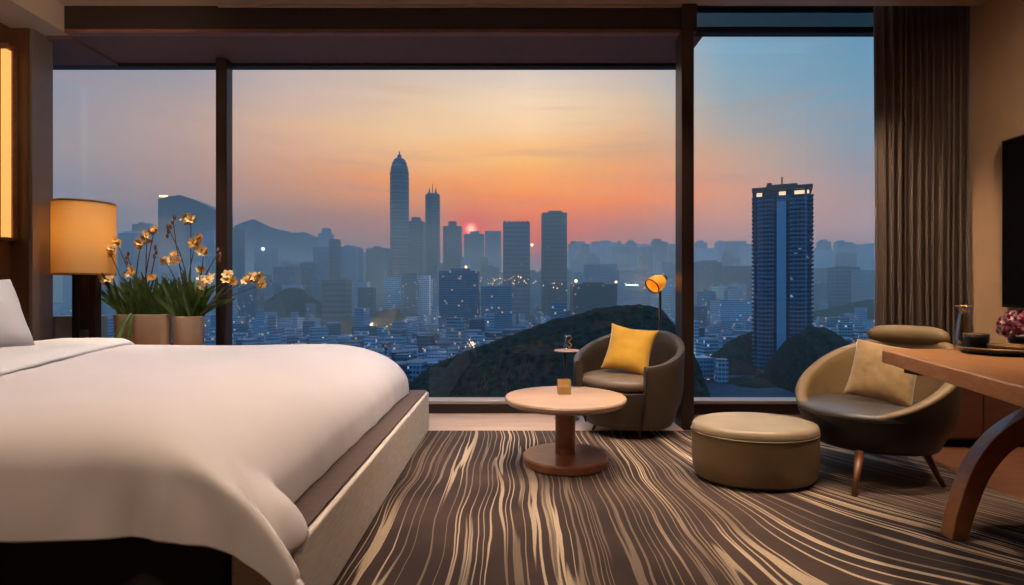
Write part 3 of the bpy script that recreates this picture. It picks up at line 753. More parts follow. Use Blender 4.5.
# padded headrest roll over the back
bm = BM(); rows = []; nb = 28
for i in range(nb + 1):
    k = -1 + 2 * i / nb; th = HF + PI + .05 + k * .54; c, s = math.cos(th), math.sin(th)
    e = (1 - abs(k) ** 4) ** .5 if abs(k) < 1 else 0.0; r0 = .40
    rows.append([bm.verts.new((HX + (r0 + .055 * e * math.cos(a) + .01) * c, HY + (r0 + .055 * e * math.cos(a) + .01) * s, .745 + .062 * e * math.sin(a) )) for a in [2 * PI * j / 16 for j in range(16)]])
grid_faces(bm, rows, closed_u=True); bmesh.ops.remove_doubles(bm, verts=bm.verts[:], dist=.0005)
obj('headrest', bm, M['rim'], lo, smooth=True)
for (fx, fy) in ((1.655, 2.66), (2.19, 2.79), (1.70, 3.27), (2.24, 3.38)):
    d = Vector((fx - HX, fy - HY, 0)); tp = Vector((HX, HY, 0)) + d * .72
    bm = BM(); tube(bm, [(tp.x, tp.y, .20), (fx, fy, .013)], [.021, .011], 12); obj('leg', bm, M['legwood'], lo, smooth=True)
cushion('gold_cushion', 'gold tan woven cushion leaning inside the charcoal tub lounge chair', 'cushion', M['gold'], Vector((HX + .06, HY + .0, .56)), .33, .35, .12, HF + PI / 2 + .45, -.42, .16, 8, .08)

# ------------------------------------------------------------------ desk and what stands on it
DZ = .75
dk = thing('desk', 'cherry wood writing desk with a curved arched leg', 'desk', (1.9, 1.8, .012))
bm = BM(); poly = [(1.615, 2.40), (1.66, 2.445), (2.75, 2.445), (2.75, .80), (1.17, .80), (1.605, 2.33)]
lo_ = [bm.verts.new((x, y, .692)) for x, y in poly]; hi_ = [bm.verts.new((x, y, DZ)) for x, y in poly]
bm.faces.new(list(reversed(lo_))); bm.faces.new(hi_)
for i in range(len(poly)): bm.faces.new([lo_[i], lo_[(i + 1) % 6], hi_[(i + 1) % 6], hi_[i]])
obj('desktop', bm, M['deskwood'], dk, bevel=.008)
bm = BM(); box(bm, 1.68, 2.6, 2.28, 2.36, .655, .692); obj('under_rail', bm, M['black'], dk, bevel=.004)
def arch_leg(yc):
    cl = spline([(1.783, 0, .013), (1.812, 0, .13), (1.872, 0, .283), (1.955, 0, .392), (2.055, 0, .462), (2.2, 0, .535), (2.38, 0, .61), (2.5, 0, .69)], 10)
    bm = BM(); rows = []
    for i, p in enumerate(cl):
        d = (cl[min(i + 1, len(cl) - 1)] - cl[max(i - 1, 0)]).normalized(); nrm = Vector((-d.z, 0, d.x)); w = lerp(.034, .052, i / (len(cl) - 1)); hy = .032
        if i == 0: nrm = Vector((-1, 0, 0))
        if i == len(cl) - 1: nrm = Vector((-.9, 0, 0)); 
        rows.append([bm.verts.new((p.x + nrm.x * a * w, yc + b * hy, max(.0125, p.z + nrm.z * a * w))) for a, b in ((1, -1), (1, 1), (-1, 1), (-1, -1))])
    grid_faces(bm, rows, closed_u=True); bm.faces.new(rows[0]); bm.faces.new(rows[-1])
    return bm
obj('leg', arch_leg(2.22), M['deskleg'], dk, bevel=.006, seg=2)
bm = BM(); box(bm, 2.60, 2.68, .95, 1.03, .0, .692); obj('leg', bm, M['deskleg'], dk, bevel=.006)
bm = BM(); box(bm, 1.45, 1.53, .95, 1.03, .013, .692); obj('leg', bm, M['deskleg'], dk, bevel=.006)

kx, ky = at(964, 0, 2.385).x, 2.385
ca = thing('carafe', 'clear glass water carafe with flared lip beside the black tray', 'carafe', (kx, ky, DZ))
bm = BM(); lathe(bm, (kx, ky), [(.034, DZ + .001), (.038, DZ + .008), (.037, DZ + .05), (.028, DZ + .11), (.020, DZ + .155), (.023, DZ + .182), (.030, DZ + .192), (.027, DZ + .192), (.020, DZ + .180), (.0175, DZ + .155), (.025, DZ + .11), (.034, DZ + .05), (.034, DZ + .010)], 40); obj('bottle', bm, M['carafeglass'], ca, smooth=True)
bm = BM(); lathe(bm, (kx, ky), [(.0305, DZ + .189), (.0312, DZ + .1935), (.0268, DZ + .1935), (.0265, DZ + .189)], 32, cap0=False, cap1=False); obj('rim', bm, M['brass'], ca, smooth=True)
tx, ty = 2.045, 2.24
tr_ = thing('serving_tray', 'round black serving tray on the cherry desk', 'tray', (tx, ty, DZ))
bm = BM(); lathe(bm, (tx, ty), [(.165, DZ + .001), (.185, DZ + .006), (.196, DZ + .022), (.198, DZ + .026), (.193, DZ + .026), (.182, DZ + .011), (.16, DZ + .008)], 56, .8); obj('tray_body', bm, M['black'], tr_, smooth=True)
bm = BM(); tube(bm, [(tx + .196 * math.cos(a * PI / 40), ty + .196 * .8 * math.sin(a * PI / 40), DZ + .026) for a in range(81)], .003, 6); obj('rim', bm, M['bronze'], tr_, smooth=True)
bx, by = at(976, 0, 2.315).x, 2.315
bw = thing('cup', 'small black cup standing on the tray next to the carafe', 'cup', (bx, by, DZ + .008))
bm = BM(); b0 = DZ + .0085
lathe(bm, (bx, by), [(.028, b0), (.036, b0 + .006), (.043, b0 + .04), (.044, b0 + .068), (.041, b0 + .068), (.039, b0 + .04), (.03, b0 + .012)], 40); obj('vessel', bm, M['black'], bw, smooth=True)
bm = BM(); tube(bm, [(bx + .0425 * math.cos(a * PI / 24), by + .0425 * math.sin(a * PI / 24), b0 + .068) for a in range(49)], .002, 6); obj('rim', bm, M['bronze'], bw, smooth=True)
sx_, sy_ = 2.0, 2.185
sc_ = thing('dish', 'shallow brass dish lying on the black tray', 'dish', (sx_, sy_, DZ + .008))
bm = BM(); lathe(bm, (sx_, sy_), [(.05, b0), (.066, b0 + .006), (.085, b0 + .024), (.088, b0 + .030), (.084, b0 + .030), (.06, b0 + .012), (.03, b0 + .009)], 48); obj('bowl', bm, M['brass'], sc_, smooth=True)
bm = BM(); tube(bm, [(sx_ + .0865 * math.cos(a * PI / 24), sy_ + .0865 * math.sin(a * PI / 24), b0 + .03) for a in range(49)], .002, 6); obj('rim', bm, M['bronze'], sc_, smooth=True)
vx, vy = 2.17, 2.345
vs = thing('bud_vase', 'little black vase holding the pink flowers', 'vase', (vx, vy, DZ + .01))
bm = BM(); lathe(bm, (vx, vy), [(.03, DZ + .027), (.042, DZ + .035), (.044, DZ + .055), (.036, DZ + .074), (.032, DZ + .074), (.038, DZ + .055), (.03, DZ + .035)], 32)
lathe(bm, (vx, vy), [(.026, DZ + .001), (.03, DZ + .027)], 24)
obj('vessel', bm, M['black'], vs, smooth=True)
fb = thing('flower_bunch', 'bunch of magenta and blush flowers in the little vase on the desk', 'flowers', (vx, vy, DZ + .06))
rnd = random.Random(5)
for k in range(40):
    th = 2.4 * k; ph = math.acos(1 - (k + .5) / 40 * 1.35); rad = .066
    d = Vector((math.sin(ph) * math.cos(th), math.sin(ph) * math.sin(th), math.cos(ph)))
    p = Vector((vx, vy, DZ + .098)) + d * rad
    bm = BM()
    for L in range(3):
        for j in range(7):
            petal(bm, Matrix.Translation(p) @ d.to_track_quat('Z', 'Y').to_matrix().to_4x4() @ Matrix.Rotation(j * 2 * PI / 7 + L * .4, 4, 'Z') @ Matrix.Rotation(-.15 - L * .45, 4, 'Y'), .021 - L * .003, .013, .35, 3)
    f = obj('blossom', bm, M['pinkpale'] if k in (1, 4, 9, 12, 17, 23, 30) else M['pinkpet'], fb, smooth=True)
    if k in (1, 4, 9, 12, 17, 23, 30): f['label'] = 'pale blush blossom'
bm = BM()
for k in range(7):
    a = k * .9; tube(bm, [(vx + .012 * math.cos(a), vy + .012 * math.sin(a), DZ + .045), (vx + .04 * math.cos(a), vy + .04 * math.sin(a), DZ + .12)], .003, 6)
obj('stem', bm, M['leaf'], fb, smooth=True)

# television, cabinet, curtain
tv = thing('television', 'black flat television mounted on the tan wall above the desk', 'television', (3.42, 3.1, 1.4))
yf = 3.365 * F / 488.5; zt, zb = at(0, 141, yf).z, at(0, 307, yf).z
bm = BM(); box(bm, 3.372, 3.418, yf - 1.95, yf, zb, zt); obj('casing', bm, M['black'], tv, bevel=.004)
bm = BM(); box(bm, 3.3695, 3.372, yf - 1.93, yf - .015, zb + .02, zt - .015); obj('screen', bm, M['screen'], tv)
cb = thing('cabinet', 'dark mahogany low cabinet against the tan wall under the television', 'cabinet', (3.0, 3.7, 0))
bm = BM(); box(bm, 2.66, 3.38, 3.54, 3.92, .05, .60); obj('body', bm, M['cabinet'], cb, bevel=.005)
for a, b_ in ((2.67, 3.015), (3.025, 3.37)):
    bm = BM(); box(bm, a, b_, 3.522, 3.54, .07, .585); d = obj('door', bm, M['cabinet'], cb, bevel=.003)
    hx = b_ - .03 if a < 2.8 else a + .03
    bm = BM(); tube(bm, [(hx, 3.512, .36), (hx, 3.512, .44)], .005, 8); obj('handle', bm, M['bronze'], d, smooth=True)
for lx in (2.70, 3.33):
    for ly in (3.58, 3.88):
        bm = BM(); box(bm, lx - .025, lx + .025, ly - .025, ly + .025, 0, .05); obj('leg', bm, M['black'], cb, bevel=.003)
bm = BM()
cu = thing('curtain', 'brown pleated floor length curtain drawn open at the window edge', 'curtain', (3.05, 4.1, 0))
x0, x1 = at(880, 0, 4.08).x, 3.395; npl = 13; rows = []
for i in range(npl * 14 + 1):
    k = i / (npl * 14); col = []
    for j in range(26):
        v = j / 25; z = lerp(.02, 3.3, v); amp = lerp(.075, .06, v)
        ph = k * npl * 2 * PI + .5 * mnoise.noise(Vector((k * 6, v * .8, 0)))
        x = lerp(x0, x1, k) + .010 * math.sin(2 * ph) + .012 * mnoise.noise(Vector((k * 9, v * 1.2, 4))) * (1 - v)
        y = 4.12 + amp * math.sin(ph) * (.75 + .4 * mnoise.noise(Vector((k * 8, 0, 9)))) + .02 * mnoise.noise(Vector((k * 5, v * 1.5, 2)))
        col.append(bm.verts.new((x, y, z)))
    rows.append(col)
grid_faces(bm, rows); obj('drape', bm, M['curtain'], cu, smooth=True, solid=.004)
bm = BM(); box(bm, 2.65, 3.40, 4.10, 4.14, 3.32, 3.36); tag(obj('curtain_rail', bm, M['black'], bevel=.003), 'black ceiling track that the brown curtain hangs from', 'curtain rail')

exec_city = True
# ------------------------------------------------------------------ the city outside
GZ = -60.0
bm = BM(); box(bm, -6000, 6000, 160, 9000, GZ - 20, GZ); struct('ground', bm, M['cityground'])

def hill(name, sil, d, depth, m, label, bump=0.0, bs=.06, n=90, back=24, floor=GZ, skew=0.0):
    pts = [at(x, y, d) for x, y in sil]; bm = BM(); rows = []
    L = [0.0]
    for a, b in zip(pts, pts[1:]): L.append(L[-1] + abs(b.x - a.x) + 1e-6)
    for i in range(n + 1):
        s = L[-1] * i / n; k = max(j for j in range(len(L) - 1) if L[j] <= s + 1e-9); f = min(1, (s - L[k]) / (L[k + 1] - L[k]))
        f = f * f * (3 - 2 * f) * .5 + f * .5
        p = pts[k].lerp(pts[k + 1], f); row = []
        for j in range(back + 1):
            v = -1 + 2 * j / back; e = max(0.0, 1 - abs(v) ** 1.7)
            h = floor - 4 + (p.z - floor + 4) * e
            q = Vector((p.x * (1 + v * depth / d * .0) , d + v * depth, h))
            if bump:
                nn = mnoise.noise(q * bs) + .6 * mnoise.noise(q * bs * 2.7) + .35 * mnoise.noise(q * bs * 6)
                q.z += bump * nn * (e if abs(v) > .001 else .5)
            row.append(bm.verts.new(q))
        rows.append(row)
    grid_faces(bm, rows)
    o = struct(name, bm, m, smooth=True); o['label'] = label
    return o
hill('hill', [(330, 420), (405, 387), (430, 367), (480, 346), (520, 331), (560, 318), (600, 307), (640, 304), (660, 309), (676, 330), (684, 400)], 260, 70, M['forest'], 'big dark wooded hill rising behind the barrel armchair', 1.6, .09, 260, 60)
hill('hill', [(780, 420), (788, 372), (800, 337), (812, 327), (826, 328), (840, 341), (858, 356), (880, 372), (930, 400)], 345, 60, M['forest'], 'steep dark wooded hill beside the foot of the near tower', 2.0, .08, 140, 50)
hill('hill', [(660, 400), (690, 374), (715, 356), (740, 337), (756, 331), (775, 338), (800, 380)], 440, 40, M['forest'], 'dark wooded slope behind the near tower and the window post', 2.0, .06, 120, 40)
hill('hill', [(650, 420), (690, 394), (715, 384), (745, 378), (775, 380), (800, 388), (830, 405)], 370, 30, M['forest'], 'low dark wooded ground in front of the near tower foot', 1.5, .08, 120, 30)
hill('hill', [(790, 318), (815, 312), (845, 304), (870, 299), (900, 300), (960, 312)], 1000, 60, M['forest'], 'long low dark hill far beyond the near tower', 3.0, .03, 120, 30)
hill('hill', [(316, 340), (326, 331), (346, 318), (370, 313), (398, 309), (404, 318)], 860, 45, M['forest'], 'dark sloping park among the low roofs behind the bed', 3.0, .03, 90, 30)
hill('hill', [(250, 312), (268, 300), (285, 289), (300, 288), (312, 297), (330, 310)], 1050, 50, M['forest'], 'dark rounded knoll among the roofs near the mullion', 3.0, .03, 90, 30)
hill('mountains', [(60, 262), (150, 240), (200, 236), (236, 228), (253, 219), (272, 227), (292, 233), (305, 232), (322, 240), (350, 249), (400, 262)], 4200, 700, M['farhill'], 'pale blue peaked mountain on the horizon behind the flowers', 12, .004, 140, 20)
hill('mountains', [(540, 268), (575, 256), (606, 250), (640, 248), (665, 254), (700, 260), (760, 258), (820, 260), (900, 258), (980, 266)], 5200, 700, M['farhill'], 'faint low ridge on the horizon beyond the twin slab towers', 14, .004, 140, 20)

def tower_box(bm, x0, x1, d, zt, depth=None, rot=0.0, zb=GZ):
    w = x1 - x0; depth = depth or w
    return box(bm, x0, x1, d, d + depth, zb, zt, rot)
def building(name, label, cat, x0, x1, yt, d, m, group=None, crown=0, rot=0.0, depth=None):
    A, B = at(x0, yt, d), at(x1, yt, d)
    root = thing(name, label, cat, ((A.x + B.x) / 2, d, GZ), group)
    bm = BM(); tower_box(bm, A.x, B.x, d, A.z, depth, rot); obj('body', bm, m, root)
    w = B.x - A.x
    if crown:
        rnd = random.Random(int(x0 * 7 + d)); bm = BM()
        k0 = rnd.uniform(.1, .35); k1 = rnd.uniform(.6, .9)
        box(bm, A.x + w * k0, A.x + w * k1, d + w * .1, d + w * .7, A.z, A.z + crown * (d / F), rot); obj('roof_block', bm, m, root)
    return root, A, B

# --- landmark towers
d = 1500; A, B = at(388, 0, d), at(407, 0, d); cx = (A.x + B.x) / 2; r = (B.x - A.x) / 2
R = thing('skyscraper', 'tallest skyscraper with domed top and pinnacle against the orange sky', 'skyscraper', (cx, d, GZ))
z = lambda y, dd=d: at(0, y, dd).z
bm = BM(); lathe(bm, (cx, d + r), [(r, GZ), (r, z(180)), (r * .99, z(175)), (r * .97, z(170))], 12); obj('shaft', bm, M['f_tower'], R)
bm = BM()
for k in range(26):
    zz = lerp(z(300), z(172), k / 25); lathe(bm, (cx, d + r), [(r * 1.05, zz - 2), (r * 1.05, zz + 2)], 12)
obj('floor_bands', bm, M['f_tower'], R)
bm = BM(); lathe(bm, (cx, d + r), [(r * .97, z(170)), (r * .93, z(166)), (r * .78, z(162.5)), (r * .80, z(161.5)), (r * .62, z(158.5)), (r * .62, z(157.6)), (r * .36, z(156)), (r * .2, z(155)), (r * .24, z(153.4)), (r * .08, z(152)), (r * .05, z(149))], 12); obj('crown', bm, M['f_tower'], R)
d = 1600; A, B = at(424, 0, d), at(439, 0, d); cx = (A.x + B.x) / 2; w = B.x - A.x
R = thing('skyscraper', 'slender skyscraper with two thin spires beside the domed tallest one', 'skyscraper', (cx, d, GZ))
bm = BM(); lathe(bm, (cx, d + w / 2), [(w / 2, GZ), (w / 2, z(194, d)), (w * .42, z(192.5, d))], 8); obj('shaft', bm, M['f_tower'], R)
for s in (-.22, .22):
    bm = BM(); lathe(bm, (cx + w * s, d + w / 2), [(w * .10, z(193, d)), (w * .05, z(190, d)), (w * .02, z(186.5, d))], 8); obj('spire', bm, M['n_roof'], R)
bm = BM(); lathe(bm, (cx, d + w / 2), [(1.6, z(193, d)), (.8, z(182, d))], 6); obj('mast', bm, M['n_roof'], R)
d = 1100
R, A, B = building('slab_tower', 'dark flat topped slab tower, the shorter of the twin slabs', 'tower', 503, 530, 222, 1100, M['f_tower'])
bm = BM(); w = B.x - A.x
for k in range(6): box(bm, A.x + w * (.02 + k * .165), A.x + w * (.12 + k * .165), 1100, 1106, A.z, A.z + 2.2)
obj('roof_parapet', bm, M['n_roof'], R)
R, A, B = building('slab_tower', 'dark slab tower with stepped roofline, the taller of the twin slabs', 'tower', 542.5, 567, 212.5, 1150, M['f_tower'])
bm = BM(); w = B.x - A.x
box(bm, A.x + w * .25, A.x + w * .8, 1152, 1175, A.z, A.z + 4)
obj('roof_block', bm, M['n_roof'], R)
named = [
 ('office_tower', 'dark office tower standing between the domed and twin spired skyscrapers', 407.5, 423, 221, 1650, 'f_tower', 4),
 ('office_tower', 'stepped office tower just beside the setting sun', 443, 461, 226, 1750, 'f_tower', 5),
 ('office_tower', 'faint block under the setting sun', 464, 484, 234, 2500, 'f_high', 3),
 ('office_tower', 'faint flat block between the setting sun and twin slabs', 485, 501, 231, 2700, 'f_high', 0),
 ('office_tower', 'narrow bluish tower right against the window mullion', 230, 240, 228, 1300, 'f_high', 0),
 ('office_tower', 'slim tower behind the orange flowers next to the mullion', 206, 214, 231, 1400, 'f_high', 0),
 ('apartment_tower', 'pale blue tower peeking out beside the lamp shade', 118, 139, 233, 1300, 'f_pale', 2),
 ('apartment_tower', 'dim tower with slanting roof behind the bud stems', 132, 150, 224, 1700, 'f_high', 2),
 ('apartment_tower', 'broad block with lit rooftop on the mountain flank', 254, 272, 248, 1500, 'f_pale', 1),
 ('apartment_tower', 'boxy grey blue block right above the drooping orange flower', 273, 294, 267, 1150, 'f_pale', 0),
 ('apartment_tower', 'thin block between the boxy grey one and darker towers', 300, 313, 263, 1250, 'f_high', 2),
 ('apartment_tower', 'mid height block rising in front of the mountain foot', 313, 329, 247, 1500, 'f_high', 0),
 ('apartment_tower', 'hazy stepped block perched at the mountain ridge end', 318, 331, 233, 2600, 'f_high', 5),
 ('apartment_tower', 'narrow dark tower, tallest between mountain and domed skyscraper', 329, 338, 239, 1350, 'f_tower', 0),
 ('apartment_tower', 'wide dark block standing behind the sloping park', 338, 359, 247, 1400, 'f_high', 2),
 ('apartment_tower', 'dark block close beside the domed skyscraper', 366, 387, 248, 1420, 'f_high', 2),
 ('apartment_tower', 'deep blue low tower over the dark rounded knoll', 322, 345, 280, 900, 'f_tower', 0),
 ('office_block', 'blue glass block below the domed skyscraper', 384, 401, 277, 900, 'f_low', 1),
 ('office_block', 'blue block with bright side below the twin spired skyscraper', 402, 417, 273, 880, 'f_low', 0),
 ('office_block', 'pale lit narrow block below the twin spired skyscraper', 418, 429, 275, 890, 'f_pale', 0),
 ('office_block', 'wide dark block below the setting sun', 439, 478, 271, 760, 'f_low2', 3),
 ('office_block', 'dark long block at the foot of the shorter slab tower', 481, 512, 286, 760, 'f_low2', 0),
 ('office_block', 'long dark roofed block at the foot of the taller slab tower', 573, 617, 284, 800, 'f_low2', 2),
 ('office_block', 'small blue block on the crest line of the big wooded hill', 551, 566, 303, 560, 'f_low2', 0),
 ('apartment_tower', 'pale twin fronted block beyond the taller slab tower', 586, 617, 264, 1250, 'f_high', 0),
 ('apartment_tower', 'darker flat block seen behind the amber reading lamp', 619, 648, 270, 1150, 'f_high', 0),
 ('apartment_tower', 'pale block between the reading lamp and the window post', 655, 676, 279, 1000, 'f_low', 0),
 ('apartment_tower', 'slim distant tower above the amber reading lamp', 648, 653, 246, 2400, 'f_high', 0),
 ('apartment_tower', 'wide pale block between window post and near tower', 696, 722, 262, 1500, 'f_high', 2),
 ('apartment_tower', 'dim block touching the near tower on its shaded flank', 728, 752, 266, 1450, 'f_high', 0),
 ('apartment_tower', 'low pale blue block with lit roof behind the window post', 697, 716, 292, 950, 'f_low', 1),
 ('apartment_tower', 'deep blue block above the wooded slope by the near tower', 720, 752, 300, 800, 'f_low', 0),
 ('apartment_tower', 'hazy block just beyond the near tower and the low hill', 815, 837, 250, 2100, 'f_pale', 2),
 ('apartment_tower', 'hazy flat block halfway between near tower and curtain', 842, 863, 253, 2000, 'f_pale', 0),
 ('apartment_tower', 'tall pale block beside the curtain edge', 864, 884, 244, 1900, 'f_pale', 1),
 ('apartment_tower', 'darker blue cube block between near tower and curtain', 837, 860, 267, 1300, 'f_tower', 1),
 ('apartment_tower', 'pale lower block in front of the tall one by the curtain', 862, 890, 270, 1250, 'f_pale', 0),
 ('apartment_tower', 'pale low block in front of the long low dark hill', 830, 849, 318, 700, 'f_low', 0),
]
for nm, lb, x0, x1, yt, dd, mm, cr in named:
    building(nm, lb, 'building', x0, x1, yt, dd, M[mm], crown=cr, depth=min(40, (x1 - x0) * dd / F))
# the wide hazy tower with the sloping gable roof behind the flowers
d = 2300; A, B = at(158, 200, d), at(222, 212, d)
R = thing('gabled_tower', 'huge hazy blue tower with sloping roof behind the lily flowers', 'building', ((A.x + B.x) / 2, d, GZ))
prof = [(158, 199), (167, 196.5), (180, 195), (197, 201), (222, 213)]
bm = BM(); f_ = [bm.verts.new(at(x, y, d)) for x, y in prof]; b2_ = [bm.verts.new(v.co + Vector((0, 90, 0))) for v in f_]
lo1 = [bm.verts.new((A.x, d, GZ)), bm.verts.new((B.x, d, GZ))]; lo2 = [bm.verts.new((A.x, d + 90, GZ)), bm.verts.new((B.x, d + 90, GZ))]
bm.faces.new([lo1[0], lo1[1]] + list(reversed(f_))); bm.faces.new([lo2[1], lo2[0]] + b2_)
for i in range(4): bm.faces.new([f_[i], f_[i + 1], b2_[i + 1], b2_[i]])
bm.faces.new([lo1[0], f_[0], b2_[0], lo2[0]]); bm.faces.new([lo1[1], lo2[1], b2_[-1], f_[-1]])
obj('body', bm, M['f_tower'], R)
bm = BM(); q = at(163, 196.5, d); box(bm, q.x - 15, q.x + 15, d - 3, d + 10, q.z - 1, q.z + 5); obj('roof_light', bm, M['lampwarm'], R)

# --- the near tower
nd = 412.0; nxc = at(782, 0, nd).x; W = 54 * nd / F
NT_ = thing('apartment_skyscraper', 'near dark blue apartment tower with ribbed balconies and lit rooftop storey', 'skyscraper', (nxc, nd, GZ))
yaw = -math.atan2(nxc, nd); RZ = Matrix.Translation((nxc, nd, 0)) @ Matrix.Rotation(yaw, 4, 'Z')
zt = at(0, 199, nd).z
def npart(name, boxes, m, parent=NT_, **kw):
    bm = BM()
    for b in boxes: box(bm, *b)
    bmesh.ops.transform(bm, matrix=RZ, verts=bm.verts[:]); return obj(name, bm, m, parent, **kw)
h = W / 2
npart('core', [(-h * .94, h * .94, -h * .55, h * .9, GZ, zt), (-h * .80, -h * .28, -h * .80, -h * .55, GZ, zt), (h * .26, h * .80, -h * .80, -h * .55, GZ, zt), (-h * .28, h * .26, -h * .64, -h * .55, GZ, zt)], M['f_near'])
npart('centre_strip', [(-h * .17, h * .13, -h * .80, -h * .60, GZ, zt - 4)], M['n_strip'])
npart('dark_recess', [(-h * .28, -h * .19, -h * .66, -h * .6, GZ, zt), (h * .15, h * .26, -h * .66, -h * .6, GZ, zt)], M['n_dark'])
fl_ = []
nf = int((zt - GZ) / 3.1)
for k in range(nf):
    zz = zt - 1.2 - k * 3.1
    fl_ += [(-h * 1.0, -h * .72, -h * .70, h * .6, zz, zz + 1.1), (h * .72, h * 1.0, -h * .70, h * .6, zz, zz + 1.1), (-h * .70, -h * .32, -h * .87, -h * .79, zz, zz + 1.0), (h * .32, h * .70, -h * .87, -h * .79, zz, zz + 1.0)]
npart('balcony_ribs', fl_, M['n_dark'])
z1_ = at(0, 199, nd).z; z2_ = at(0, 193, nd).z; z3_ = at(0, 189.5, nd).z
npart('penthouse', [(-h * .86, h * .86, -h * .5, h * .8, z1_, z2_)], M['n_dark'])
for a, b in ((-.84, -.66), (.02 - .12, .12), (.40, .72), (.80, .865)):
    npart('lit_window', [(h * a, h * b, -h * .56, -h * .49, z1_ + 1.3, z2_ - .8)], M['n_lit'])
npart('roof_slab', [(-h * .99, h * .97, -h * .75, h * .95, z2_, z3_), (-h * .97, -h * .90, -h * .70, -h * .60, z1_, z2_), (-h * .62, -h * .5, -h * .7, -h * .6, z1_, z2_), (h * .26, h * .38, -h * .7, -h * .6, z1_, z2_), (h * .74, h * .79, -h * .7, -h * .6, z1_, z2_)], M['n_roof'])
npart('roof_plant', [(-h * .52, h * .50, -h * .4, h * .6, z3_, at(0, 186, nd).z), (-h * .50, -h * .34, -h * .3, h * .2, z3_, at(0, 183.5, nd).z)], M['n_roof'])
npart('antenna', [(-.5, .5, -.5, .5, z3_, at(0, 177, nd).z)], M['n_roof'])

# --- more hazy towers along the horizon
rnd = random.Random(31)
k = 0
for (xa, xb, n, ya, yb, da, db, phrase) in ((55, 225, 14, 262, 292, 900, 2200, 'hazy tower block in the band behind the lilies'), (232, 385, 26, 256, 288, 900, 2300, 'hazy tower block below the blue mountain'),
                                   (390, 500, 16, 250, 284, 1300, 2600, 'hazy tower block around the foot of the skyscrapers'), (500, 676, 30, 247, 285, 1000, 2900, 'hazy tower block around and beyond the twin slabs'),
                                   (695, 752, 14, 248, 292, 1000, 2600, 'hazy tower block between window post and near tower'), (812, 880, 14, 252, 296, 900, 2600, 'hazy tower block between near tower and curtain')):
    for i in range(n):
        yy = lerp(ya, yb, rnd.random()); dd = lerp(db, da, (yy - ya) / (yb - ya)) * rnd.uniform(.85, 1.15); wv = rnd.uniform(7, 20); xx = rnd.uniform(xa, xb - 6)
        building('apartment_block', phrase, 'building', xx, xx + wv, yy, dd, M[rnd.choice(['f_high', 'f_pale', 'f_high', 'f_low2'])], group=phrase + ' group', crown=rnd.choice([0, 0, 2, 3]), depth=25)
for i in range(64):
    xx = rnd.uniform(496, 672) if i < 34 else rnd.uniform(694, 884); wv = rnd.uniform(5, 18)
    if i < 34 and 498 < xx + wv and xx < 566: xx = 568 + (xx - 498) * .6
    phrase = 'pale far tower on the skyline beyond the twin slabs' if i < 34 else 'pale far tower on the skyline around the near tower'
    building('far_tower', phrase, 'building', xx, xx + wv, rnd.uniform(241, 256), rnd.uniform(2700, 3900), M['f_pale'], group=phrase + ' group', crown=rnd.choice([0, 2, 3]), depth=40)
# --- low city: the 300 that show largest are objects, the rest one mesh
rnd = random.Random(77); lows = []
def blocked(X, Y):
    for (sx0, sx1, d0, dp) in ((330, 684, 260, 80), (780, 930, 345, 66), (660, 800, 440, 44), (316, 404, 860, 40), (250, 330, 1050, 40)):
        x = CX + F * X / Y
        if abs(Y - d0) < dp and at(sx0, 0, d0).x < X < at(sx1, 0, d0).x: return True
    return abs(X - nxc) < 45 and abs(Y - nd) < 40
while len(lows) < 1300:
    yb = 296 + 104 * rnd.random() ** 1.15; Y = F * 61 / (yb - CY); 
    if Y > 2600: continue
    x = rnd.uniform(40, 890); X = (x - CX) * Y / F
    if blocked(X, Y) or (x > 722 and yb > 364) or (x > 690 and yb > 382) or (318 < x < 404 and 314 < yb < 341 and yb > 341 - (x - 318) * .22 - 8) or (256 < x < 316 and 298 < yb < 322): continue
    sc = .7 + .5 * min(1.6, Y / 900)
    w, dp, hh = rnd.uniform(7, 18) * sc, rnd.uniform(8, 16) * sc, rnd.uniform(6, 22) * sc
    if rnd.random() < .16 and Y > 450: hh *= 1.8
    lows.append((w * hh / Y / Y, X, Y, w, dp, hh, rnd.uniform(-.5, .5)))
lows.sort(reverse=True)
mass = BM()
zone = lambda x: 'behind the bed' if x < 400 else 'beyond the wooded hill' if x < 690 else 'around the near tower'
for i, (_, X, Y, w, dp, hh, rz) in enumerate(lows):
    if i < 300:
        zn = zone(CX + F * X / Y); o_ = BM(); box(o_, X - w / 2, X + w / 2, Y - dp / 2, Y + dp / 2, GZ, GZ + hh, rz)
        b3 = obj('low_house', o_, M['f_low'] if i % 2 else M['f_low2'], loc=(X, Y, GZ))
        tag(b3, 'flat roofed blue house in the dusk city ' + zn, 'house', 'low houses ' + zn)
    else:
        box(mass, X - w / 2, X + w / 2, Y - dp / 2, Y + dp / 2, GZ, GZ + hh, rz)
tag(obj('distant_rooftops', mass, M['f_low']), 'countless tiny rooftops of the dusk city below the window', 'rooftops', kind='stuff')
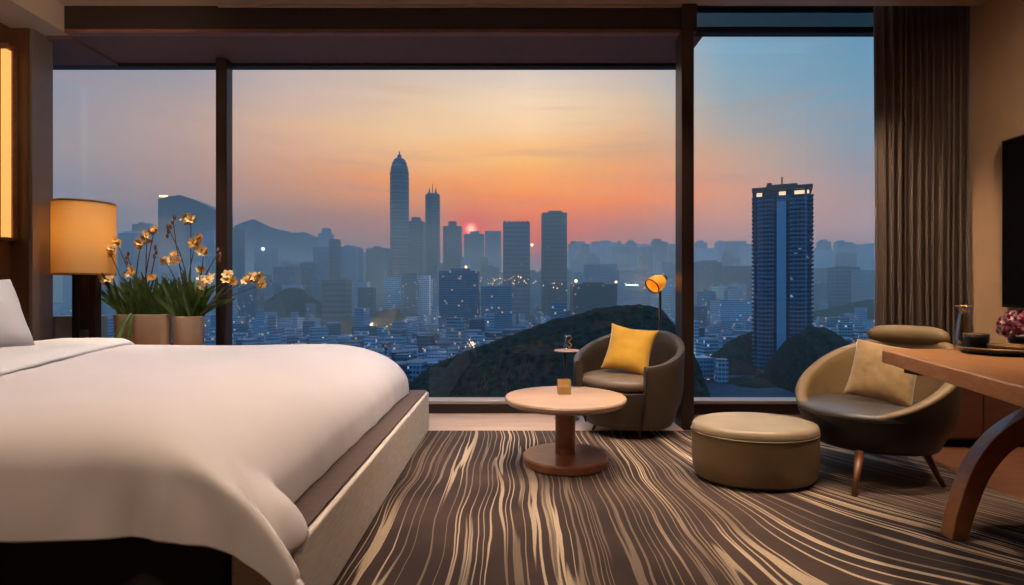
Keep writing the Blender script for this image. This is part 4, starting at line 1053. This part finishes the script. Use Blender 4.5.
# --- scattered lights
for nm, m_, n_, sd in (('warm_city_lights', 'lampwarm', 260, 3), ('cool_city_lights', 'lampcool', 200, 9)):
    rnd = random.Random(sd); bm = BM()
    k = 0
    while k < n_:
        yb = 300 + 90 * rnd.random() ** 1.3; Y = F * 60 / (yb - CY)
        if Y > 2500: continue
        X = (rnd.uniform(45, 885) - CX) * Y / F
        if blocked(X, Y): continue
        sph(bm, (X, Y, GZ + rnd.uniform(6, 22)), Y * .0006 * rnd.uniform(.5, 1.5), 1); k += 1
    if 'warm' in nm:
        for (x, y, d, sp, nn) in ((376, 333, 800, 9, 40), (471, 344, 430, 7, 18), (517, 281, 1000, 12, 26), (489, 281, 1100, 8, 18), (316, 322, 900, 6, 10), (704, 374, 480, 7, 16), (640, 284, 900, 10, 12), (560, 285, 1000, 8, 12), (745, 393, 395, 6, 10)):
            for q in range(nn): sph(bm, at(x + rnd.gauss(0, sp), y + rnd.gauss(0, sp * .28), d + rnd.uniform(-15, 15)), d * .0007 * rnd.uniform(.5, 1.5), 1)
    tag(obj(nm, bm, M[m_]), 'scattered %s pinpoint lights among the dusk city roofs' % ('warm' if 'warm' in nm else 'cool'), 'lights', kind='stuff')
for lb, x, y, d, r, mm in (('white floodlight glare on the mountain flank', 263, 249, 1480, 5, 'lampcool'), ('warm light on a block beside the mountain', 242, 243, 1450, 3, 'lampwarm'), ('orange lamp glowing between the twin slabs', 532, 245, 1090, 3, 'lampwarm'),
                           ('white light at the foot of the taller slab', 576, 281, 780, 2.2, 'lampwarm'), ('bright lamp at the roof under the setting sun', 466, 267, 755, 1.8, 'lampwarm'), ('long white lit sign strip behind the reading lamp', 632, 285, 790, 0, 'lampcool'),
                           ('pair of pale lights over the reading lamp roof', 616, 282, 790, 1.8, 'lampwarm'), ('amber street light on the hill road', 473, 344, 420, 1.0, 'lampwarm')):
    p = at(x, y, d); bm = BM()
    if r: sph(bm, p, r, 2)
    else: box(bm, p.x - 9, p.x + 9, d, d + 1, p.z - 1, p.z + 1)
    tag(obj('city_light', bm, M[mm]), lb, 'light')

# haze over the city: a real scattering volume
bm = BM(); box(bm, -5500, 5500, 230, 8500, GZ - .5, 170)
hz = bpy.data.materials.new('dusk haze'); hz.use_nodes = True; t = NT(hz.node_tree); t.n.clear()
o = t.new('ShaderNodeOutputMaterial'); vs_ = t.new('ShaderNodeVolumeScatter'); vs_.inputs['Color'].default_value = (.64, .85, .96, 1); vs_.inputs['Density'].default_value = .00046; vs_.inputs['Anisotropy'].default_value = .35
t.link(vs_.outputs[0], o.inputs['Volume']); hz.cycles.homogeneous_volume = True
h_ = obj('haze', bm, hz); tag(h_, 'blue dusk haze lying over the city', 'haze', kind='stuff')

# ------------------------------------------------------------------ sky
Wd = bpy.data.worlds.new('dusk'); S.world = Wd; Wd.use_nodes = True
t = NT(Wd.node_tree); t.n.clear()
out = t.new('ShaderNodeOutputWorld'); bg = t.new('ShaderNodeBackground')
dx, dy, dz_ = t.sep(t.new('ShaderNodeTexCoord').outputs['Generated'])
hyp = t.m('SQRT', t.m('ADD', t.m('MULTIPLY', dx, dx), t.m('MULTIPLY', dy, dy)))
el = t.m('DIVIDE', dz_, t.m('MAXIMUM', hyp, .001))
az = t.m('ARCTAN2', dx, dy)
# thin streaks of cloud bend the layers a little
st = t.noise(t.xyz(t.m('MULTIPLY', az, 2.2), t.m('MULTIPLY', el, 16.0), 0.0), 1.0, 4.0, .55)
elw = t.m('ADD', el, t.m('MULTIPLY', t.m('SUBTRACT', st, .5), .07))
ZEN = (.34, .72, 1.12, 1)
cols = [
 (60, [(262, (98, 112, 136)), (225, (116, 124, 144)), (190, (132, 134, 148)), (140, (156, 146, 150)), (80, (140, 144, 160)), (0, (120, 134, 160))]),
 (190, [(262, (112, 112, 126)), (215, (140, 126, 130)), (175, (172, 142, 134)), (130, (186, 158, 148)), (80, (160, 152, 158)), (0, (130, 140, 160))]),
 (290, [(262, (120, 108, 116)), (215, (160, 124, 112)), (180, (206, 150, 116)), (130, (220, 178, 146)), (80, (196, 176, 170)), (0, (150, 150, 162))]),
 (400, [(262, (130, 108, 112)), (222, (178, 124, 104)), (185, (238, 154, 80)), (135, (240, 198, 146)), (80, (212, 190, 174)), (0, (160, 158, 166))]),
 (530, [(262, (150, 104, 104)), (232, (226, 102, 54)), (200, (255, 140, 40)), (160, (255, 188, 100)), (112, (250, 218, 178)), (75, (222, 204, 188)), (0, (168, 166, 172))]),
 (640, [(262, (140, 112, 118)), (232, (190, 122, 104)), (200, (246, 140, 66)), (155, (230, 170, 118)), (110, (222, 190, 156)), (75, (196, 182, 174)), (0, (150, 160, 172))]),
 (730, [(262, (140, 120, 132)), (232, (196, 146, 134)), (196, (222, 156, 120)), (155, (196, 164, 142)), (110, (152, 164, 170)), (60, (126, 162, 184)), (0, (108, 152, 182))]),
 (860, [(262, (136, 128, 142)), (232, (176, 150, 152)), (196, (172, 148, 148)), (150, (138, 150, 164)), (100, (116, 152, 176)), (50, (104, 148, 178)), (0, (92, 138, 172))]),
]
res = None; prev = None
for x, stops in cols:
    u = (x - CX) / F; a = math.atan(u); k = 1 / math.sqrt(1 + u * u)
    rs = [(0.0, srgb(*[c * .92 for c in stops[0][1]]))]
    for y, c in stops: rs.append(((CY - y) / F * k * 1.0, srgb(*c)))
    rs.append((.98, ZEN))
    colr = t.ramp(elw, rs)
    if res is None: res = colr
    else: res = t.mix(t.rng(az, prev, a, 0, 1, 'LINEAR'), res, colr)
    prev = a
ck = t.noise(t.xyz(t.m('ADD', t.m('MULTIPLY', az, 3.0), 2.0), t.m('MULTIPLY', el, 34.0), 5.0), 1.0, 5.0, .55)
cl_ = t.m('MULTIPLY', t.rng(ck, .50, .72), t.m('MULTIPLY', t.rng(el, .07, .16), t.rng(el, .30, .44, 1, 0)))
res = t.mix(t.m('MULTIPLY', cl_, .30), res, srgb(176, 140, 136))
# setting sun low over the skyline, red through the haze
sd = (at(471, 229, 1.0) - Vector((0, 0, EYE))).normalized()
dp = t.new('ShaderNodeVectorMath', operation='DOT_PRODUCT'); t.link(t.xyz(dx, dy, dz_), dp.inputs[0]); dp.inputs[1].default_value = sd
ang = t.m('ARCCOSINE', t.m('MINIMUM', dp.outputs['Value'], 1.0))
g1 = t.m('POWER', 2.718, t.m('MULTIPLY', t.m('MULTIPLY', ang, ang), -1 / (.030 ** 2)))
g2 = t.m('POWER', 2.718, t.m('MULTIPLY', t.m('MULTIPLY', ang, ang), -1 / (.0070 ** 2)))
res = t.mix(t.m('MULTIPLY', g1, .75), res, srgb(236, 66, 52))
res = t.mix(t.m('MULTIPLY', g2, .95), res, (3.0, 1.0, .7, 1))
# below the horizon the far ground
low = t.m('LESS_THAN', el, -.012)
res = t.mix(low, res, (.07, .13, .23, 1))
t.link(res, bg.inputs[0]); bg.inputs[1].default_value = 1.16
t.link(bg.outputs[0], out.inputs[0])

# ------------------------------------------------------------------ lamps of the room, unseen downlights and added fill spots
def light(kind, name, loc, energy, color, **kw):
    l = bpy.data.lights.new(name, kind); l.energy = energy; l.color = color
    for k, v in kw.items(): setattr(l, k, v)
    o = bpy.data.objects.new(name, l); C.objects.link(o); o.location = loc
    return o
def spot(loc, target, energy, color, deg=70, blend=.8, size=.06):
    o = light('SPOT', 'unseen_spot', loc, energy, color, spot_size=math.radians(deg), spot_blend=blend, shadow_soft_size=size)
    o.rotation_euler = (Vector(target) - Vector(loc)).to_track_quat('-Z', 'Y').to_euler(); return o
WARM = (1, .79, .58); SOFT = (1, .87, .80)
light('POINT', 'lamp_bulb', (lc, LY_, at(0, 236, LY_).z), 225, (1, .72, .42), shadow_soft_size=.06)
spot((TX + .05, 3.0, 3.05), (TX, TY, .4), 170, WARM, 62)
spot((1.35, 2.8, 3.05), (1.33, 2.95, .3), 150, WARM, 60)
spot((2.15, 2.5, 3.05), (2.1, 2.55, .75), 180, WARM, 66)
spot((1.9, 3.55, 3.05), (3.05, 4.1, .5), 190, WARM, 60, 1.0)  # added from the side to rake the curtain folds
spot((2.6, 1.9, 3.05), (3.42, 2.6, 1.6), 150, WARM, 120, 1.0)
spot((.95, 3.65, 3.05), (.85, 3.95, .4), 110, WARM, 55)
spot((.25, 2.1, 3.05), (.3, 2.2, 0), 120, WARM, 90)
spot((-1.5, 3.2, 3.05), (-1.4, 3.3, .6), 122, SOFT, 95)  # unseen fill for the duvet top
spot((-2.4, 2.6, 3.05), (-2.4, 2.7, .6), 68, SOFT, 95)  # second unseen fill, head half of the bed
spot((-.1, 3.55, 3.05), (-.1, 4.2, 0), 90, SOFT, 80)  # added to brighten the floor strip by the window
spot((-1.0, .3, 3.05), (-1.3, 1.5, .3), 130, WARM, 100)  # unseen fill for the near side of the duvet
spot((-2.7, 3.75, 3.05), (-2.7, 4.2, .85), 150, WARM, 60)  # added to brighten the planters and flowers
spot((-2.2, 2.2, 2.6), (-3.28, 3.2, 3.0), 45, WARM, 110)  # added below the ceiling, aims up to warm the bulkhead
for x, y, d, e in ((370, 330, 830, 90000), (385, 334, 800, 60000), (472, 343, 425, 16000), (395, 286, 1250, 200000), (740, 392, 395, 16000), (702, 372, 480, 30000), (470, 286, 900, 200000), (350, 338, 780, 50000), (640, 286, 950, 120000), (705, 290, 1000, 120000)):
    light('POINT', 'flood_lamp', at(x, y, d) + Vector((0, 0, 9)), e, (1, .60, .30), shadow_soft_size=1.0)

# ------------------------------------------------------------------ camera and view
cam = bpy.data.cameras.new('camera'); cam.sensor_width = 36; cam.lens = 36 * F / 1024; cam.clip_end = 20000; cam.clip_start = .05
co = bpy.data.objects.new('camera', cam); C.objects.link(co); co.location = (0, 0, EYE); co.rotation_euler = (PI / 2, 0, 0)
S.camera = co
S.view_settings.view_transform = 'Standard'; S.view_settings.look = 'None'; S.view_settings.gamma = 1.0; S.view_settings.exposure = 0.0
S.view_settings.use_curve_mapping = False
S.cycles.use_denoising = True
S.cycles.transparent_max_bounces = 16
S.cycles.sample_clamp_indirect = 4.0
S.cycles.caustics_reflective = False; S.cycles.caustics_refractive = False
